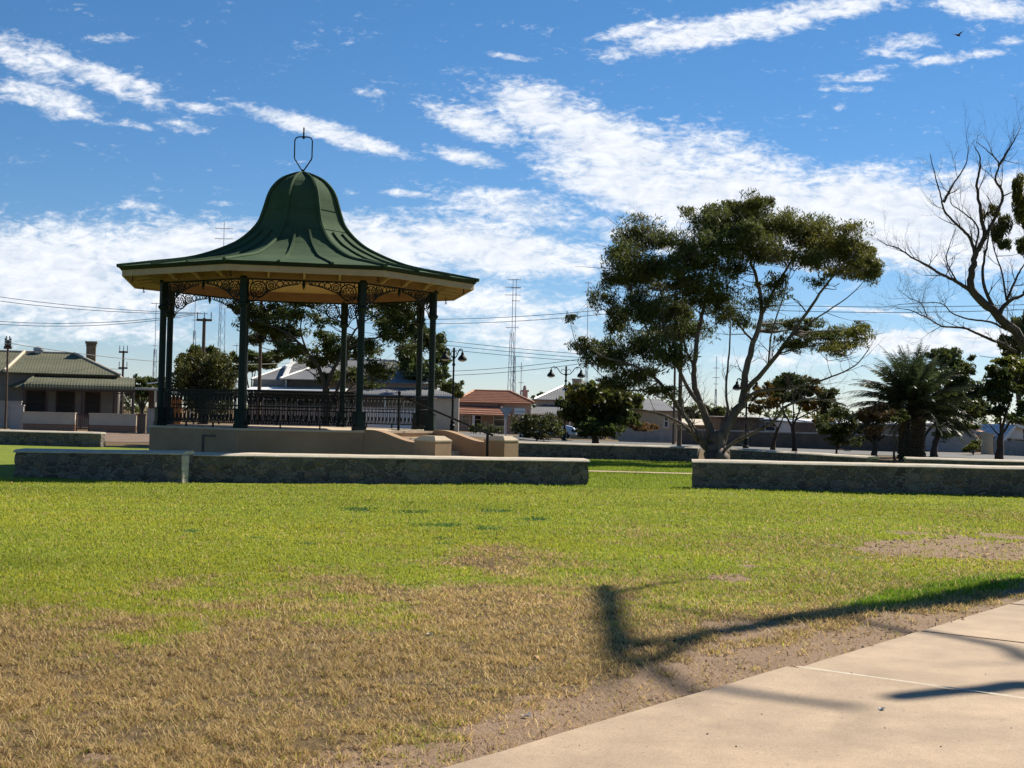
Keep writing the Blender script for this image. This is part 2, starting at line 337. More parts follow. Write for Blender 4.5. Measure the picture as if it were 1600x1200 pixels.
class MB:
    def __init__(s): s.v = []; s.f = []
    def add(s, vs, fs):
        n = len(s.v); s.v += [tuple(v) for v in vs]; s.f += [tuple(i+n for i in f) for f in fs]; return s
    def box(s, x0, x1, y0, y1, z0, z1, tf=None):
        vs = [Vector(p) for p in ((x0, y0, z0), (x1, y0, z0), (x1, y1, z0), (x0, y1, z0), (x0, y0, z1), (x1, y0, z1), (x1, y1, z1), (x0, y1, z1))]
        if tf: vs = [tf(v) for v in vs]
        return s.add(vs, [(0, 3, 2, 1), (4, 5, 6, 7), (0, 1, 5, 4), (1, 2, 6, 5), (2, 3, 7, 6), (3, 0, 4, 7)])
    def obox(s, a, b, w, h, up=Vector((0, 0, 1))):      # bar from a to b with rectangular section
        a, b = Vector(a), Vector(b); d = (b-a).normalized(); x = d.cross(up)
        if x.length < 1e-4: x = d.cross(Vector((1, 0, 0)))
        x = x.normalized()*w/2; y = x.cross(d).normalized()*h/2
        vs = [p+i*x+j*y for p in (a, b) for i, j in ((-1, -1), (1, -1), (1, 1), (-1, 1))]
        return s.add(vs, [(0, 1, 2, 3), (7, 6, 5, 4), (0, 4, 5, 1), (1, 5, 6, 2), (2, 6, 7, 3), (3, 7, 4, 0)])
    def tube(s, pts, rad, sides=6, closed=False):
        pts = [Vector(p) for p in pts]; n = len(pts)
        if not hasattr(rad, '__len__'): rad = [rad]*n
        base = len(s.v); pr = None
        for i, p in enumerate(pts):
            a = pts[(i-1) % n] if (closed or i > 0) else pts[i]; b = pts[(i+1) % n] if (closed or i < n-1) else pts[i]
            t = (b-a); t = t.normalized() if t.length > 1e-9 else Vector((0, 0, 1))
            if pr is None: pr = t.orthogonal().normalized()
            pr = (pr-t*pr.dot(t)); pr = pr.normalized() if pr.length > 1e-6 else t.orthogonal().normalized()
            q = t.cross(pr)
            for k in range(sides):
                an = 2*math.pi*(k+.5)/sides; s.v.append(tuple(p+(pr*math.cos(an)+q*math.sin(an))*rad[i]))
        m = n if closed else n-1
        for i in range(m):
            for k in range(sides):
                a0 = base+i*sides; b0 = base+((i+1) % n)*sides; k2 = (k+1) % sides
                s.f.append((a0+k, a0+k2, b0+k2, b0+k))
        if not closed:
            s.f.append(tuple(base+k for k in reversed(range(sides)))); s.f.append(tuple(base+(n-1)*sides+k for k in range(sides)))
        return s
    def ring(s, c, ux, uy, r, t, seg=16, sides=4, ry=None):
        c, ux, uy = Vector(c), Vector(ux), Vector(uy); ry = ry or r
        return s.tube([c+ux*r*math.cos(2*math.pi*i/seg)+uy*ry*math.sin(2*math.pi*i/seg) for i in range(seg)], t, sides, True)
    def lathe(s, prof, seg=16, c=(0, 0, 0), cap=True):
        n = len(s.v); c = Vector(c)
        for r, z in prof:
            for k in range(seg):
                a = 2*math.pi*k/seg; s.v.append((c.x+r*math.cos(a), c.y+r*math.sin(a), c.z+z))
        for i in range(len(prof)-1):
            for k in range(seg):
                k2 = (k+1) % seg; s.f.append((n+i*seg+k, n+i*seg+k2, n+(i+1)*seg+k2, n+(i+1)*seg+k))
        if cap:
            s.f.append(tuple(n+k for k in reversed(range(seg)))); s.f.append(tuple(n+(len(prof)-1)*seg+k for k in range(seg)))
        return s
    def prism(s, poly, z0, z1):
        n = len(poly); vs = [(x, y, z0) for x, y in poly]+[(x, y, z1) for x, y in poly]
        return s.add(vs, [tuple(reversed(range(n))), tuple(range(n, 2*n))]+[(i, (i+1) % n, n+(i+1) % n, n+i) for i in range(n)])
    def slab(s, pts, th):                               # thin solid plate from a 3D polygon
        pts = [Vector(p) for p in pts]; n = len(pts); nn = (pts[1]-pts[0]).cross(pts[-1]-pts[0]).normalized()
        vs = pts+[p-nn*th for p in pts]
        return s.add(vs, [tuple(range(n)), tuple(reversed(range(n, 2*n)))]+[(i, n+i, n+(i+1) % n, (i+1) % n) for i in range(n)])
    def build(s, name, m, parent=None, smooth=False, bevel=0):
        me = bpy.data.meshes.new(name); me.from_pydata(s.v, [], s.f); me.materials.append(M[m])
        if smooth: me.polygons.foreach_set('use_smooth', [True]*len(me.polygons))
        me.update(); o = bpy.data.objects.new(name, me); COL.objects.link(o)
        if parent: o.parent = parent
        if bevel:
            b = o.modifiers.new('bevel', 'BEVEL'); b.width = bevel; b.segments = 2; b.limit_method = 'ANGLE'
        return o
def tag(o, label, cat, group=None, kind=None):
    o['label'] = label; o['category'] = cat
    if group: o['group'] = group
    if kind: o['kind'] = kind
    return o
def thing(name, label, cat, loc=(0, 0, 0), rz=0, group=None):
    o = bpy.data.objects.new(name, None); COL.objects.link(o); o.empty_display_size = .3
    o.location = loc; o.rotation_euler = (0, 0, rz); return tag(o, label, cat, group)
def structure(o): o['kind'] = 'structure'; return o
def catmull(pts, n=6):
    pts = [Vector(p) for p in pts]; q = [pts[0]*2-pts[1]]+pts+[pts[-1]*2-pts[-2]]; out = []
    for i in range(1, len(q)-2):
        for k in range(n):
            t = k/n; a, b, c, d = q[i-1], q[i], q[i+1], q[i+2]
            out.append(.5*((2*b)+(c-a)*t+(2*a-5*b+4*c-d)*t*t+(3*b-a-3*c+d)*t**3))
    out.append(pts[-1]); return out
def vnoise(x, y, seed=0):                               # smooth value noise in numpy
    x = np.asarray(x, float); y = np.asarray(y, float); xi = np.floor(x).astype(np.int64); yi = np.floor(y).astype(np.int64); fx = x-xi; fy = y-yi
    def h(a, b):
        n = (a*374761393+b*668265263+seed*974634) & 0xffffffff; n = ((n ^ (n >> 13))*1274126177) & 0xffffffff; return ((n ^ (n >> 16)) & 0xffff)/65535.0
    fx = fx*fx*(3-2*fx); fy = fy*fy*(3-2*fy)
    return (h(xi, yi)*(1-fx)+h(xi+1, yi)*fx)*(1-fy)+(h(xi, yi+1)*(1-fx)+h(xi+1, yi+1)*fx)*fy
def fbm(x, y, s=0, o=4):
    r = 0; a = .5
    for i in range(o): r = r+a*vnoise(x, y, s+i); x = x*2.03; y = y*2.03; a *= .5
    return r/(1-.5**o)

# ------------------------------------------------------------------ ground, path, road
EDGE = [G(740, 1200), G(1600, 938)]
E0 = EDGE[0]; ED = (EDGE[1]-EDGE[0]).normalized(); EN = Vector((ED.y, -ED.x, 0))        # EN points onto the path
def path_dist(x, y): return (x-E0.x)*EN.x+(y-E0.y)*EN.y                                # >0 on the path
def masks(x, y):
    px, py = unproject_grid(x, np.maximum(y, 2.0), 0*x)
    n1 = fbm(x*.55, y*.4, 3)-.5; n2 = fbm(x*2.2, y*1.6, 9)-.5
    bx = np.interp(px, [-200, 0, 150, 300, 500, 650, 780, 900, 1000, 1150, 1300, 1500, 1700], [965, 965, 962, 944, 908, 888, 876, 872, 850, 835, 815, 800, 800])
    dry = ss(-60, 75, py-bx+n1*185+n2*150)
    right = ss(880, 1050, px)*(1-ss(945, 1000, py+(px-1100)*.12))
    dry = dry*(1-np.maximum(right*.62, ss(700, 900, px)*(1-ss(900, 960, py))*.5))
    dry = np.where(py > 1130, dry*(1-.35*ss(540, 640, px)*(1-ss(700, 760, px))), dry)
    pd = path_dist(x, y)
    w = .10+.75*ss(.25, .75, fbm(x*.8, y*.8, 21))
    bare = ss(-w-.3, -w*.4+.02, pd+n2*.35)
    bare = np.maximum(bare, ss(.2, .55, 1.05-np.hypot((px-1500)/215, (py-857)/27)+n1*.9+n2*.7))
    for cx, cy, rx, ry in ((1165, 885, 55, 8), (1135, 903, 60, 10), (1410, 833, 50, 6), (150, 1178, 75, 20), (60, 1196, 60, 16), (420, 1185, 60, 12), (1100, 1010, 150, 30), (1190, 985, 120, 22)):
        bare = np.maximum(bare, .8*ss(.0, .8, 1-np.hypot((px-cx)/rx, (py-cy)/ry)+n2*1.3+n1*.6))
    green_strip = ss(0, .6, 1-np.hypot((px-1470)/190, (py-925-(1470-px)*.16)/20)+n2*.8)
    bare = bare*(1-.9*green_strip); dry = dry*(1-green_strip)
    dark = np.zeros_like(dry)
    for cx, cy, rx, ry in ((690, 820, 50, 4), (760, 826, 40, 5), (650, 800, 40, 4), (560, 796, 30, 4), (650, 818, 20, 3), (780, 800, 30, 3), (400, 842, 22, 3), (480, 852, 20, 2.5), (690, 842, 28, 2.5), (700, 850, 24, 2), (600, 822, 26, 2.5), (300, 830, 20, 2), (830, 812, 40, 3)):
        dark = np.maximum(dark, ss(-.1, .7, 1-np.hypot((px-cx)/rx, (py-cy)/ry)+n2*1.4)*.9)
    far = ss(50, 56, y)
    dry = np.maximum(dry*(1-ss(24, 30, y)), far*.85); bare = np.maximum(bare*(1-ss(24, 30, y)), far*.35*ss(.4, .7, fbm(x*.2, y*.2, 5)))
    return dry, bare, dark*(1-ss(26, 30, y)), green_strip
def relief(x, y):
    near = 1-ss(30, 45, y)
    z = near*((fbm(x*.5, y*.5, 31)-.5)*.07+(fbm(x*2.6, y*2.6, 37)-.5)*.035)
    pd = path_dist(x, y)
    on = ss(-.25, .05, pd)
    return z*(1-on)-.05*ss(-.02, .12, pd)
xs = np.concatenate([-np.geomspace(2500, 10.2, 46), np.arange(-10, 10.01, .1), np.geomspace(10.2, 2500, 46)])
ys = np.concatenate([[-200, -60, -15, -4, 1, 3, 4, 5], np.arange(5.4, 18, .075), np.arange(18, 36, .2), np.geomspace(36, 160, 60), np.geomspace(175, 5200, 26)])
GX, GY = np.meshgrid(xs, ys); gx, gy = GX.ravel(), GY.ravel()
gz = terrain(gx, gy)+np.where((gy > 4) & (gy < 45), relief(gx, gy), np.where(gy <= 4, -.05, 0))
d_, b_, k_, gs_ = masks(gx, gy)
nx, ny = len(xs), len(ys); idx = np.arange(nx*ny).reshape(ny, nx)
gf = np.stack([idx[:-1, :-1], idx[:-1, 1:], idx[1:, 1:], idx[1:, :-1]], -1).reshape(-1, 4)
structure(npmesh('ground', np.stack([gx, gy, gz], 1), gf, 'ground', attr={'mask': np.stack([d_, b_, k_], 1)}, smooth=True))

# footpath: concrete bays laid edge to edge, a tooled gap between them
def pt(s, t, z): p = E0+ED*s+EN*t; return (p.x, p.y, z)
J1 = (G(1230, 1050)-E0).dot(ED); J2 = (G(1425, 990)-E0).dot(ED); bay = J2-J1
joints = [J1-12, J1-6, J1, J2]+[J2+bay*i for i in range(1, 7)]
mb = MB()
for i in range(len(joints)-1):
    a, b = joints[i]+.026, joints[i+1]-.026
    off = 0.05 if joints[i] >= J1-.01 else 0.0        # bays beyond the first joint sit slightly back from the edge line
    dz = .012 if joints[i] < J1-.01 else random.uniform(-.003, .003)
    n = 14
    prof = [(off+random.uniform(-.006, .006)) for _ in range(n+1)]
    top = [pt(a+(b-a)*k/n, prof[k], .028+dz) for k in range(n+1)]; far_ = [pt(a+(b-a)*k/n, 3.4, .028+dz) for k in range(n+1)]
    bot = [pt(a+(b-a)*k/n, prof[k]-.005, -.09) for k in range(n+1)]
    base = len(mb.v); mb.v += top+far_+bot
    for k in range(n):
        mb.f.append((base+k, base+n+1+k, base+n+2+k, base+k+1)); mb.f.append((base+k, base+k+1, base+2*n+3+k, base+2*n+2+k))
    mb.add([pt(a, off, .028+dz), pt(a, 3.4, .028+dz), pt(a, 3.4, -.09), pt(a, off, -.09)], [(0, 3, 2, 1)])
    mb.add([pt(b, off, .028+dz), pt(b, 3.4, .028+dz), pt(b, 3.4, -.09), pt(b, off, -.09)], [(0, 1, 2, 3)])
structure(mb.build('footpath', 'path'))
jf = MB(); jn = 30                                      # pale strip painting the sunlit slab edge at the first joint
for k in range(jn):
    t0, t1 = .06+3.3*k/jn, .06+3.3*(k+1)/jn; w = random.uniform(.013, .022); jf.add([pt(J1-w, t0, .0455), pt(J1+w, t0, .0455), pt(J1+w, t1, .0455), pt(J1-w, t1, .0455)], [(0, 1, 2, 3)])
structure(jf.build('painted_lit_edge', 'coping'))

def strip(name, far_line, near_line, m, dz=.012, n=40, th=None):
    vs = []; fs = []
    for i in range(n+1):
        t = i/n
        for j in range(5):
            a = np.array([np.interp(t, np.linspace(0, 1, len(far_line)), [q[k] for q in far_line]) for k in (0, 1)])
            b = np.array([np.interp(t, np.linspace(0, 1, len(near_line)), [q[k] for q in near_line]) for k in (0, 1)])
            p = a+(b-a)*j/4; vs.append((p[0], p[1], tz(p[0], p[1])+dz))
    for i in range(n):
        for j in range(4): k = i*5+j; fs.append((k, k+1, k+6, k+5))
    return structure(npmesh(name, vs, fs, m))
strip('road', [(-2, 95), (5, 90.5), (16, 84), (28, 77.5), (60, 66)], [(-8, 78), (2, 77), (12, 72), (24, 65.5), (56, 54)], 'asphalt')
strip('side_road', [(-60, 66.5), (-20, 66.5), (-9, 66.5)], [(-60, 57.5), (-20, 57.5), (-9, 60)], 'dirt')
strip('garden_path', [(-2, 40.6), (3, 40.2), (10, 39.6)], [(-2, 39.9), (3, 39.5), (10, 38.9)], 'path', dz=.03)

# ------------------------------------------------------------------ lawn grass near the camera
def grass():
    N = 800000
    # sample distance with density falling off
    u = RS.rand(N); y = 5.9*np.exp(u*math.log(31/5.9)); half = y*.395+.4
    x = (RS.rand(N)*2-1)*half
    keep = path_dist(x, y) < .09+RS.rand(N)*.02
    x, y = x[keep], y[keep]
    for (ax, ay, bx_, by_) in ((-40, 29.3, 3, 33.2), (4, 31.7, 40, 31.3)): pass
    keep = y < 29.0+np.where(x > -6.8, np.clip((x+6.8)*.36, 0, 3), 0)*1.0
    x, y = x[keep], y[keep]
    d, b, k, gs = masks(x, y)
    cl = fbm(x*5, y*5, 51); c2 = fbm(x*11, y*11, 57); c3 = fbm(x*3.2, y*2.2, 61)
    q = (x*0+1); q = q*(1-.90*ss(.30, .80, b+(cl-.5)*1.7)); q = q*(1-(.45+.38*d)*ss(.50, .63, c2))*(1-.6*d*ss(.57, .68, c3))
    keep = RS.rand(len(x)) < q; c2k = 1-c2[keep]
    x, y, d, b, k, gs, cl = x[keep], y[keep], d[keep], b[keep], k[keep], gs[keep], cl[keep]; n = len(x)
    z = relief(x, y)
    isdry = RS.rand(n) < np.clip(d*1.10-.06+(cl-.5)*.9, .03, .94)
    ln = np.where(isdry, .026+RS.rand(n)*.046, .018+RS.rand(n)*.024)*(1+gs*.55)*(.7+.9*np.clip(c2k-.2, 0, 1))
    wd = (.0022+RS.rand(n)*.0020)*np.clip(y/9, .8, 2.6)
    az = RS.rand(n)*2*np.pi; lean = np.where(isdry, .7+RS.rand(n)*.95, .2+RS.rand(n)*.9)
    dx, dy = np.cos(az), np.sin(az); sx, sy = -dy, dx
    a2 = RS.rand(n)*np.pi; sx, sy = np.cos(a2), np.sin(a2)
    hx, hz = np.sin(lean*.6), np.cos(lean*.6); tx, tz_ = np.sin(lean), np.cos(lean)
    base = np.stack([x, y, z-.004], 1); S = np.stack([sx, sy, 0*sx], 1)*wd[:, None]
    mid = base+np.stack([dx*hx, dy*hx, hz], 1)*(ln*.55)[:, None]; tip = mid+np.stack([dx*tx, dy*tx, np.maximum(tz_, .02)], 1)*(ln*.5)[:, None]
    V = np.stack([base-S, base+S, mid+S*.8, mid-S*.8, tip], 1).reshape(-1, 3)
    o = np.arange(n)*5
    F = np.concatenate([np.stack([o, o+1, o+2], 1), np.stack([o, o+2, o+3], 1), np.stack([o+3, o+2, o+4], 1)])
    g1 = np.array([.26, .32, .032]); g2 = np.array([.44, .46, .055]); s1 = np.array([.29, .19, .075]); s2 = np.array([.68, .50, .23]); dk = np.array([.11, .20, .04])
    r = RS.rand(n)[:, None]; c = np.where(isdry[:, None], s1+(s2-s1)*r, g1+(g2-g1)*r)
    yl = (RS.rand(n) < .05+.14*d)[:, None]; c = np.where(yl & ~isdry[:, None], np.array([.29, .29, .06]), c)
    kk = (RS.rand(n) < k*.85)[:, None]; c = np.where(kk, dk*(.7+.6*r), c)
    lush = (gs[:, None] > .3) & ~isdry[:, None]; c = np.where(lush, np.array([.19, .30, .025])*(.7+.6*r), c)
    big = fbm(x*.22, y*.45, 77)[:, None]; strk = fbm(x*.5, y*2.0, 79)[:, None]; c = c*(.60+.46*big+.36*strk)
    yb = np.clip((fbm(x*.3, y*.5, 83)[:, None]-.4)*2.2, 0, 1)*(~isdry[:, None]); c = c*(1+yb*np.array([.22, .06, 0]))
    tag(npmesh('lawn_grass', V, F, 'blade', attr={'tint': np.repeat(c, 5, 0)}), 'short lawn grass, green by the stone walls and straw brown in the foreground', 'grass', kind='stuff')
grass()

def far_grass():
    n = 90000; y = 31+20*RS.rand(n); x = -2+14*RS.rand(n)
    k = ~((abs(y-(40.3-x*.1)) < .5)); x, y = x[k], y[k]; n = len(x); z = relief(x, y)
    ln = .03+.03*RS.rand(n); a = RS.rand(n)*6.28; wd = .010+.008*RS.rand(n); S = np.stack([np.cos(a), np.sin(a), 0*a], 1)*wd[:, None]; b = np.stack([x, y, z-.004], 1)
    tip = b+np.stack([RS.normal(size=n)*.02, RS.normal(size=n)*.02, ln], 1); V = np.stack([b-S, b+S, tip], 1).reshape(-1, 3)
    m = (.55+.5*fbm(x*.5, y*1.2, 31)+.3*RS.rand(n))[:, None]; c = np.array([.26, .33, .035])*m
    tag(npmesh('verge_grass', V, np.arange(n*3).reshape(-1, 3), 'blade', attr={'tint': np.repeat(c, 3, 0)}), 'green lawn grass beyond the gap between the front stone walls', 'grass', kind='stuff')
far_grass()
def clods():
    n = 60000; y = 5.9*np.exp(RS.rand(n)*math.log(26/5.9)); x = (RS.rand(n)*2-1)*(y*.395+.3)
    d, b, k, gs = masks(x, y); cl = fbm(x*2.2, y*2.2, 91); pd = path_dist(x, y)
    keep = (RS.rand(n) < np.maximum(ss(.25, .7, b)*ss(.30, .6, cl)*.9, .05*d)*np.where(pd > -.02, .25*ss(.12, .0, pd), 1)) & (pd < .12); x, y, pd = x[keep], y[keep], pd[keep]; n = len(x); z = np.where(pd > .0, .03, relief(x, y))
    r = (.004+.016*RS.rand(n)**3)*np.clip(y/9, .8, 1.8)
    base = np.array([[1, 0, 0], [0, 1, 0], [-1, 0, 0], [0, -1, 0], [0, 0, .75]], float)
    V = base[None]*r[:, None, None]*(.6+.8*RS.rand(n, 5, 1)); a = RS.rand(n)*6.28; ca, sa = np.cos(a)[:, None], np.sin(a)[:, None]
    V = np.stack([V[..., 0]*ca-V[..., 1]*sa+x[:, None], V[..., 0]*sa+V[..., 1]*ca+y[:, None], V[..., 2]+z[:, None]-.001], -1).reshape(-1, 3)
    o = np.arange(n)*5; F = np.concatenate([np.stack([o+i, o+(i+1) % 4, o+4], 1) for i in range(4)])
    c = np.array([.17, .11, .07])*(.5+1.3*RS.rand(n))[:, None]
    tag(npmesh('soil_clods', V, F, 'blade_dull', attr={'tint': np.repeat(c, 5, 0)}), 'crumbs of bare reddish earth and small pebbles along the path edge', 'soil', kind='stuff')
clods()

# ------------------------------------------------------------------ stone walls
def stone_wall(a, b, h, label, th=.42, h2=None, capw=.03, end=False):
    a = Vector((a[0], a[1], 0)); b = Vector((b[0], b[1], 0)); L = (b-a).length; h2 = h2 or h
    ang = math.atan2(b.y-a.y, b.x-a.x)
    t = thing('stone_wall', label, 'stone wall', (a.x, a.y, tz(a.x, a.y)), ang, 'low stone walls around the bandstand lawn')
    nx_ = max(8, int(L/.12)); nz = 7
    def H(s): return h+(h2-h)*s/L-.06
    vs = []; fs = []
    # closed loop section displaced for rough stonework
    def shell(u0, u1):
        pass
    X = np.linspace(0, L, nx_+1)
    sect = [(0, z) for z in np.linspace(-.15, 1, nz)]+[(th, z) for z in np.linspace(1, -.15, nz)]
    m_ = len(sect)
    for i, s in enumerate(X):
        for j, (yy, zz) in enumerate(sect):
            n = (fbm(np.array(s*3.1+a.x), np.array(zz*h*3.1*1.2+yy*7), 5+int(abs(a.x)), 3)-.5)*.07
            yv = yy+(-n if yy == 0 else n) if 0 < j < m_-1 else yy
            sx = s
            if i in (0, nx_): sx = s+(-1 if i == 0 else 1)*(fbm(np.array(zz*3.0), np.array(yy*4+a.x), 9, 2)-.45)*.09
            vs.append((float(sx), float(yv), float(zz*H(s))))
    for i in range(nx_):
        for j in range(m_-1):
            k = i*m_+j; fs.append((k, k+m_, k+m_+1, k+1))
    mb = MB(); mb.v = vs; mb.f = fs
    mb.f.append(tuple(range(m_))); mb.f.append(tuple(reversed(range(nx_*m_, nx_*m_+m_))))
    mb.build('wall_body', 'rubble', t)
    cp = MB(); n = max(4, int(L/.5))
    ring = []
    for i in range(n+1):
        s = -capw+(L+2*capw)*i/n; z = H(min(max(s, 0), L)); w = random.uniform(-.008, .008); dz = random.uniform(-.006, .006)
        base = len(cp.v)
        cp.v += [(s, -capw+w, z-.008), (s, -capw+w, z+.012+dz), (s, -capw+.08+w, z+.05+dz), (s, th+capw-.08, z+.068+dz), (s, th+capw, z+.03), (s, th+capw, z-.008)]
        if i:
            for j in range(6): cp.f.append((base-6+j, base+j, base+(j+1) % 6, base-6+(j+1) % 6))
    cp.f.append((0, 1, 2, 3, 4, 5)); cp.f.append(tuple(reversed(range(len(cp.v)-6, len(cp.v)))))
    cp.build('coping', 'coping', t)
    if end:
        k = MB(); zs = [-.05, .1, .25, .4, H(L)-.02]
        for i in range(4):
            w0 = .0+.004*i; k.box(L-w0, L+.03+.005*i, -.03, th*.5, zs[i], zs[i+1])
        k.build('painted_sunlit_end', 'sunlit_pale', t, bevel=.015)  # pale plate: sunlight on the end face put in as colour
    return t
def gx_(px, d): p = P(px, 650, d); return (p.x, d)
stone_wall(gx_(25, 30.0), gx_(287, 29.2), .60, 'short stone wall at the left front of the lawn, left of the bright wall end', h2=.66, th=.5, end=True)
stone_wall(gx_(291, 29.75), gx_(921, 32.2), .62, 'long stone wall directly in front of the bandstand', h2=.60, th=.5)
stone_wall(gx_(1085, 32.0), gx_(1720, 31.2), .65, 'long stone wall at the right front of the lawn, below the palm and gum tree', h2=.69, th=.5)
stone_wall(gx_(-60, 53.2), gx_(158, 52.5), .56, 'stone wall with pale joints in front of the green roofed cottage')
stone_wall(gx_(770, 53.0), gx_(1090, 50.8), .57, 'stone wall behind the lawn between the bandstand steps and the gum tree')
stone_wall(gx_(1142, 51.0), gx_(1356, 43.2), .55, 'thin pale stone wall running from the gum tree towards the palm')
stone_wall(gx_(1418, 44.4), gx_(1720, 43.8), .52, 'stone wall at the foot of the palm, running out at the right')

# ------------------------------------------------------------------ bandstand
def bandstand():
    Xc, D, PHI = -5.72, 36.8, R(10.45)
    t = thing('bandstand', 'octagonal bandstand with bell shaped green roof and iron lace on a rendered plinth', 'bandstand', (Xc, D, 0), PHI)
    A = [R((k+.5)*45) for k in range(-4, 4)]
    dv = lambda a: Vector((math.sin(a), -math.cos(a), 0))
    def octo(r): return [(r*math.sin(a), -r*math.cos(a)) for a in A]
    FZ, RC = 1.124, 3.70
    MB().prism(octo(3.97), 0-.1, FZ-.05).build('plinth', 'render_tan', t)
    MB().prism(octo(3.99), FZ-.05, FZ).build('floor', 'floor_slab', t)
    # blocked vent outlined on the front of the plinth
    fa = 0.0; q = Vector((0, -3.97*math.cos(R(22.5)), 0)); fx = Vector((1, 0, 0))
    a0 = R(-45); n0 = dv(a0); tn = Vector((math.cos(a0), math.sin(a0), 0)); c0 = n0*(3.97*math.cos(R(22.5))+.004)
    vb = MB(); vb.box(-.03, .03, -.01, .02, .30, .90, lambda v: c0+tn*(v.x+.42)+n0*v.y+Vector((0, 0, v.z))); vb.box(-.03, .42, -.01, .02, .90, .945, lambda v: c0+tn*(v.x+.42)+n0*v.y+Vector((0, 0, v.z)))
    vb.build('vent_frame', 'stone_dark', t)
    # columns
    for a in A:
        p = dv(a)*RC; ra = a
        rot = lambda v, a=a, p=p: p+Vector((v.x*math.cos(a)-v.y*math.sin(a), v.x*math.sin(a)+v.y*math.cos(a), v.z))
        c = MB(); c.lathe([(.105, 0), (.105, .04), (.085, .08), (.083, 2.90), (.10, 2.92), (.135, 2.97), (.135, 3.0), (.095, 3.04)], 14, (p.x, p.y, FZ))
        c.box(-.082, .082, -.082, .082, FZ+3.03, 4.70, rot)
        c.lathe([(.115, 0), (.125, .03), (.10, .08), (.04, .12)], 12, (p.x, p.y, 4.70))
        co = c.build('column', 'green_iron', t, bevel=0)
        b = MB(); b.box(-.135, .135, -.135, .135, FZ, FZ+.10, rot); b.box(-.115, .115, -.115, .115, FZ+.10, FZ+.42, rot); b.box(-.13, .13, -.13, .13, FZ+.42, FZ+.46, rot)
        b.build('base', 'green_iron', co)
    # ring beam, ceiling, soffit, fascia, gutter
    bm = MB()
    for i in range(8):
        a, b = A[i], A[(i+1) % 8]
        pa, pb = dv(a)*(RC+.09), dv(b)*(RC+.09); qa, qb = dv(a)*(RC-.09), dv(b)*(RC-.09)
        z0, z1 = 4.74, 5.02
        bm.add([(pa.x, pa.y, z0), (pb.x, pb.y, z0), (pb.x, pb.y, z1), (pa.x, pa.y, z1), (qa.x, qa.y, z0), (qb.x, qb.y, z0), (qb.x, qb.y, z1), (qa.x, qa.y, z1)],
               [(0, 1, 2, 3), (5, 4, 7, 6), (1, 0, 4, 5)])
    bm.build('ring_beam', 'soffit_brown', t)
    MB().prism(octo(RC-.1), 4.985, 5.0).build('ceiling', 'ceiling_board', t)
    RE = 4.86
    sf = MB(); fc = MB(); gt = MB()
    for i in range(8):
        a, b = A[i], A[(i+1) % 8]
        def pnt(a_, r, z): v = dv(a_)*r; return (v.x, v.y, z)
        sf.add([pnt(a, RC+.08, 4.99), pnt(b, RC+.08, 4.99), pnt(b, RE-.10, 4.835), pnt(a, RE-.10, 4.835)], [(0, 1, 2, 3)])
        fc.add([pnt(a, RE-.08, 4.81), pnt(b, RE-.08, 4.81), pnt(b, RE-.08, 4.975), pnt(a, RE-.08, 4.975), pnt(a, RE-.13, 4.81), pnt(b, RE-.13, 4.81), pnt(b, RE-.13, 4.975), pnt(a, RE-.13, 4.975)],
               [(0, 1, 2, 3), (5, 4, 7, 6), (1, 0, 4, 5), (3, 2, 6, 7)])
        gt.add([pnt(a, RE-.05, 4.955), pnt(b, RE-.05, 4.955), pnt(b, RE+.02, 5.045), pnt(a, RE+.02, 5.045), pnt(a, RE-.12, 4.985), pnt(b, RE-.12, 4.985), pnt(b, RE-.06, 5.05), pnt(a, RE-.06, 5.05)],
               [(0, 1, 2, 3), (1, 0, 4, 5), (3, 2, 6, 7), (4, 7, 6, 5)])
    sf.build('soffit', 'soffit_brown', t); fc.build('fascia', 'tan_paint', t); gt.build('gutter', 'green_iron', t)
    # curved eave brackets, two per side and one at each corner
    for i in range(8):
        a, b = A[i], A[(i+1) % 8]
        for u in (.2, .5, .8):
            i0 = dv(a).lerp(dv(b), u); nrm = dv((a+b)/2 if b > a else a+R(22.5)); tn_ = (dv(b)-dv(a)).normalized()
            k = MB(); w = .03
            s = [(RC+.10, 4.78), (RC+.18, 4.80), (RC+.28, 4.88), (RC+.42, 4.915), (RC+.60, 4.90), (RC+.78, 4.862)]
            c_ = i0.length*0+1
            pts = []
            for rr, zz in s:
                base = dv(a).lerp(dv(b), u)*RC; off = (rr-RC)*1.0
                pts.append(base+nrm*(off-.0)+Vector((0, 0, zz)))
            for j in range(len(pts)-1): k.obox(pts[j], pts[j+1], .055, .06)
            k.build('eave_bracket', 'tan_paint', t)
    # roof
    prof = [(4.90, 5.045), (4.05, 5.20), (2.93, 5.42), (2.03, 5.77), (1.56, 6.07), (1.22, 6.44), (1.09, 6.74), (1.01, 6.99), (.93, 7.24), (.80, 7.47), (.56, 7.70), (.22, 7.87), (.03, 7.93)]
    pr = catmull([Vector((r, 0, z)) for r, z in prof], 5); rf = MB(); n = len(pr)
    SEG = 8
    for i in range(8):
        a, b = A[i], A[(i+1) % 8]; base = len(rf.v)
        for p in pr:
            for k in range(SEG+1):
                v = dv(a).lerp(dv(b), k/SEG)*p.x
                wob = (random.random()-.5)*.012 if 0 < k < SEG else 0
                rf.v.append((v.x, v.y, p.z+wob))
        for j in range(n-1):
            for k in range(SEG): q = base+j*(SEG+1)+k; rf.f.append((q, q+1, q+SEG+2, q+SEG+1))
    rf.build('roof', 'roof_green', t)
    for a in A:
        rb = MB(); rb.tube([dv(a)*(p.x+.012)+Vector((0, 0, p.z+.012)) for p in pr], [.05*min(1, .5+p.x/1.2) for p in pr], 6)
        rb.build('roof_rib', 'roof_green', t)
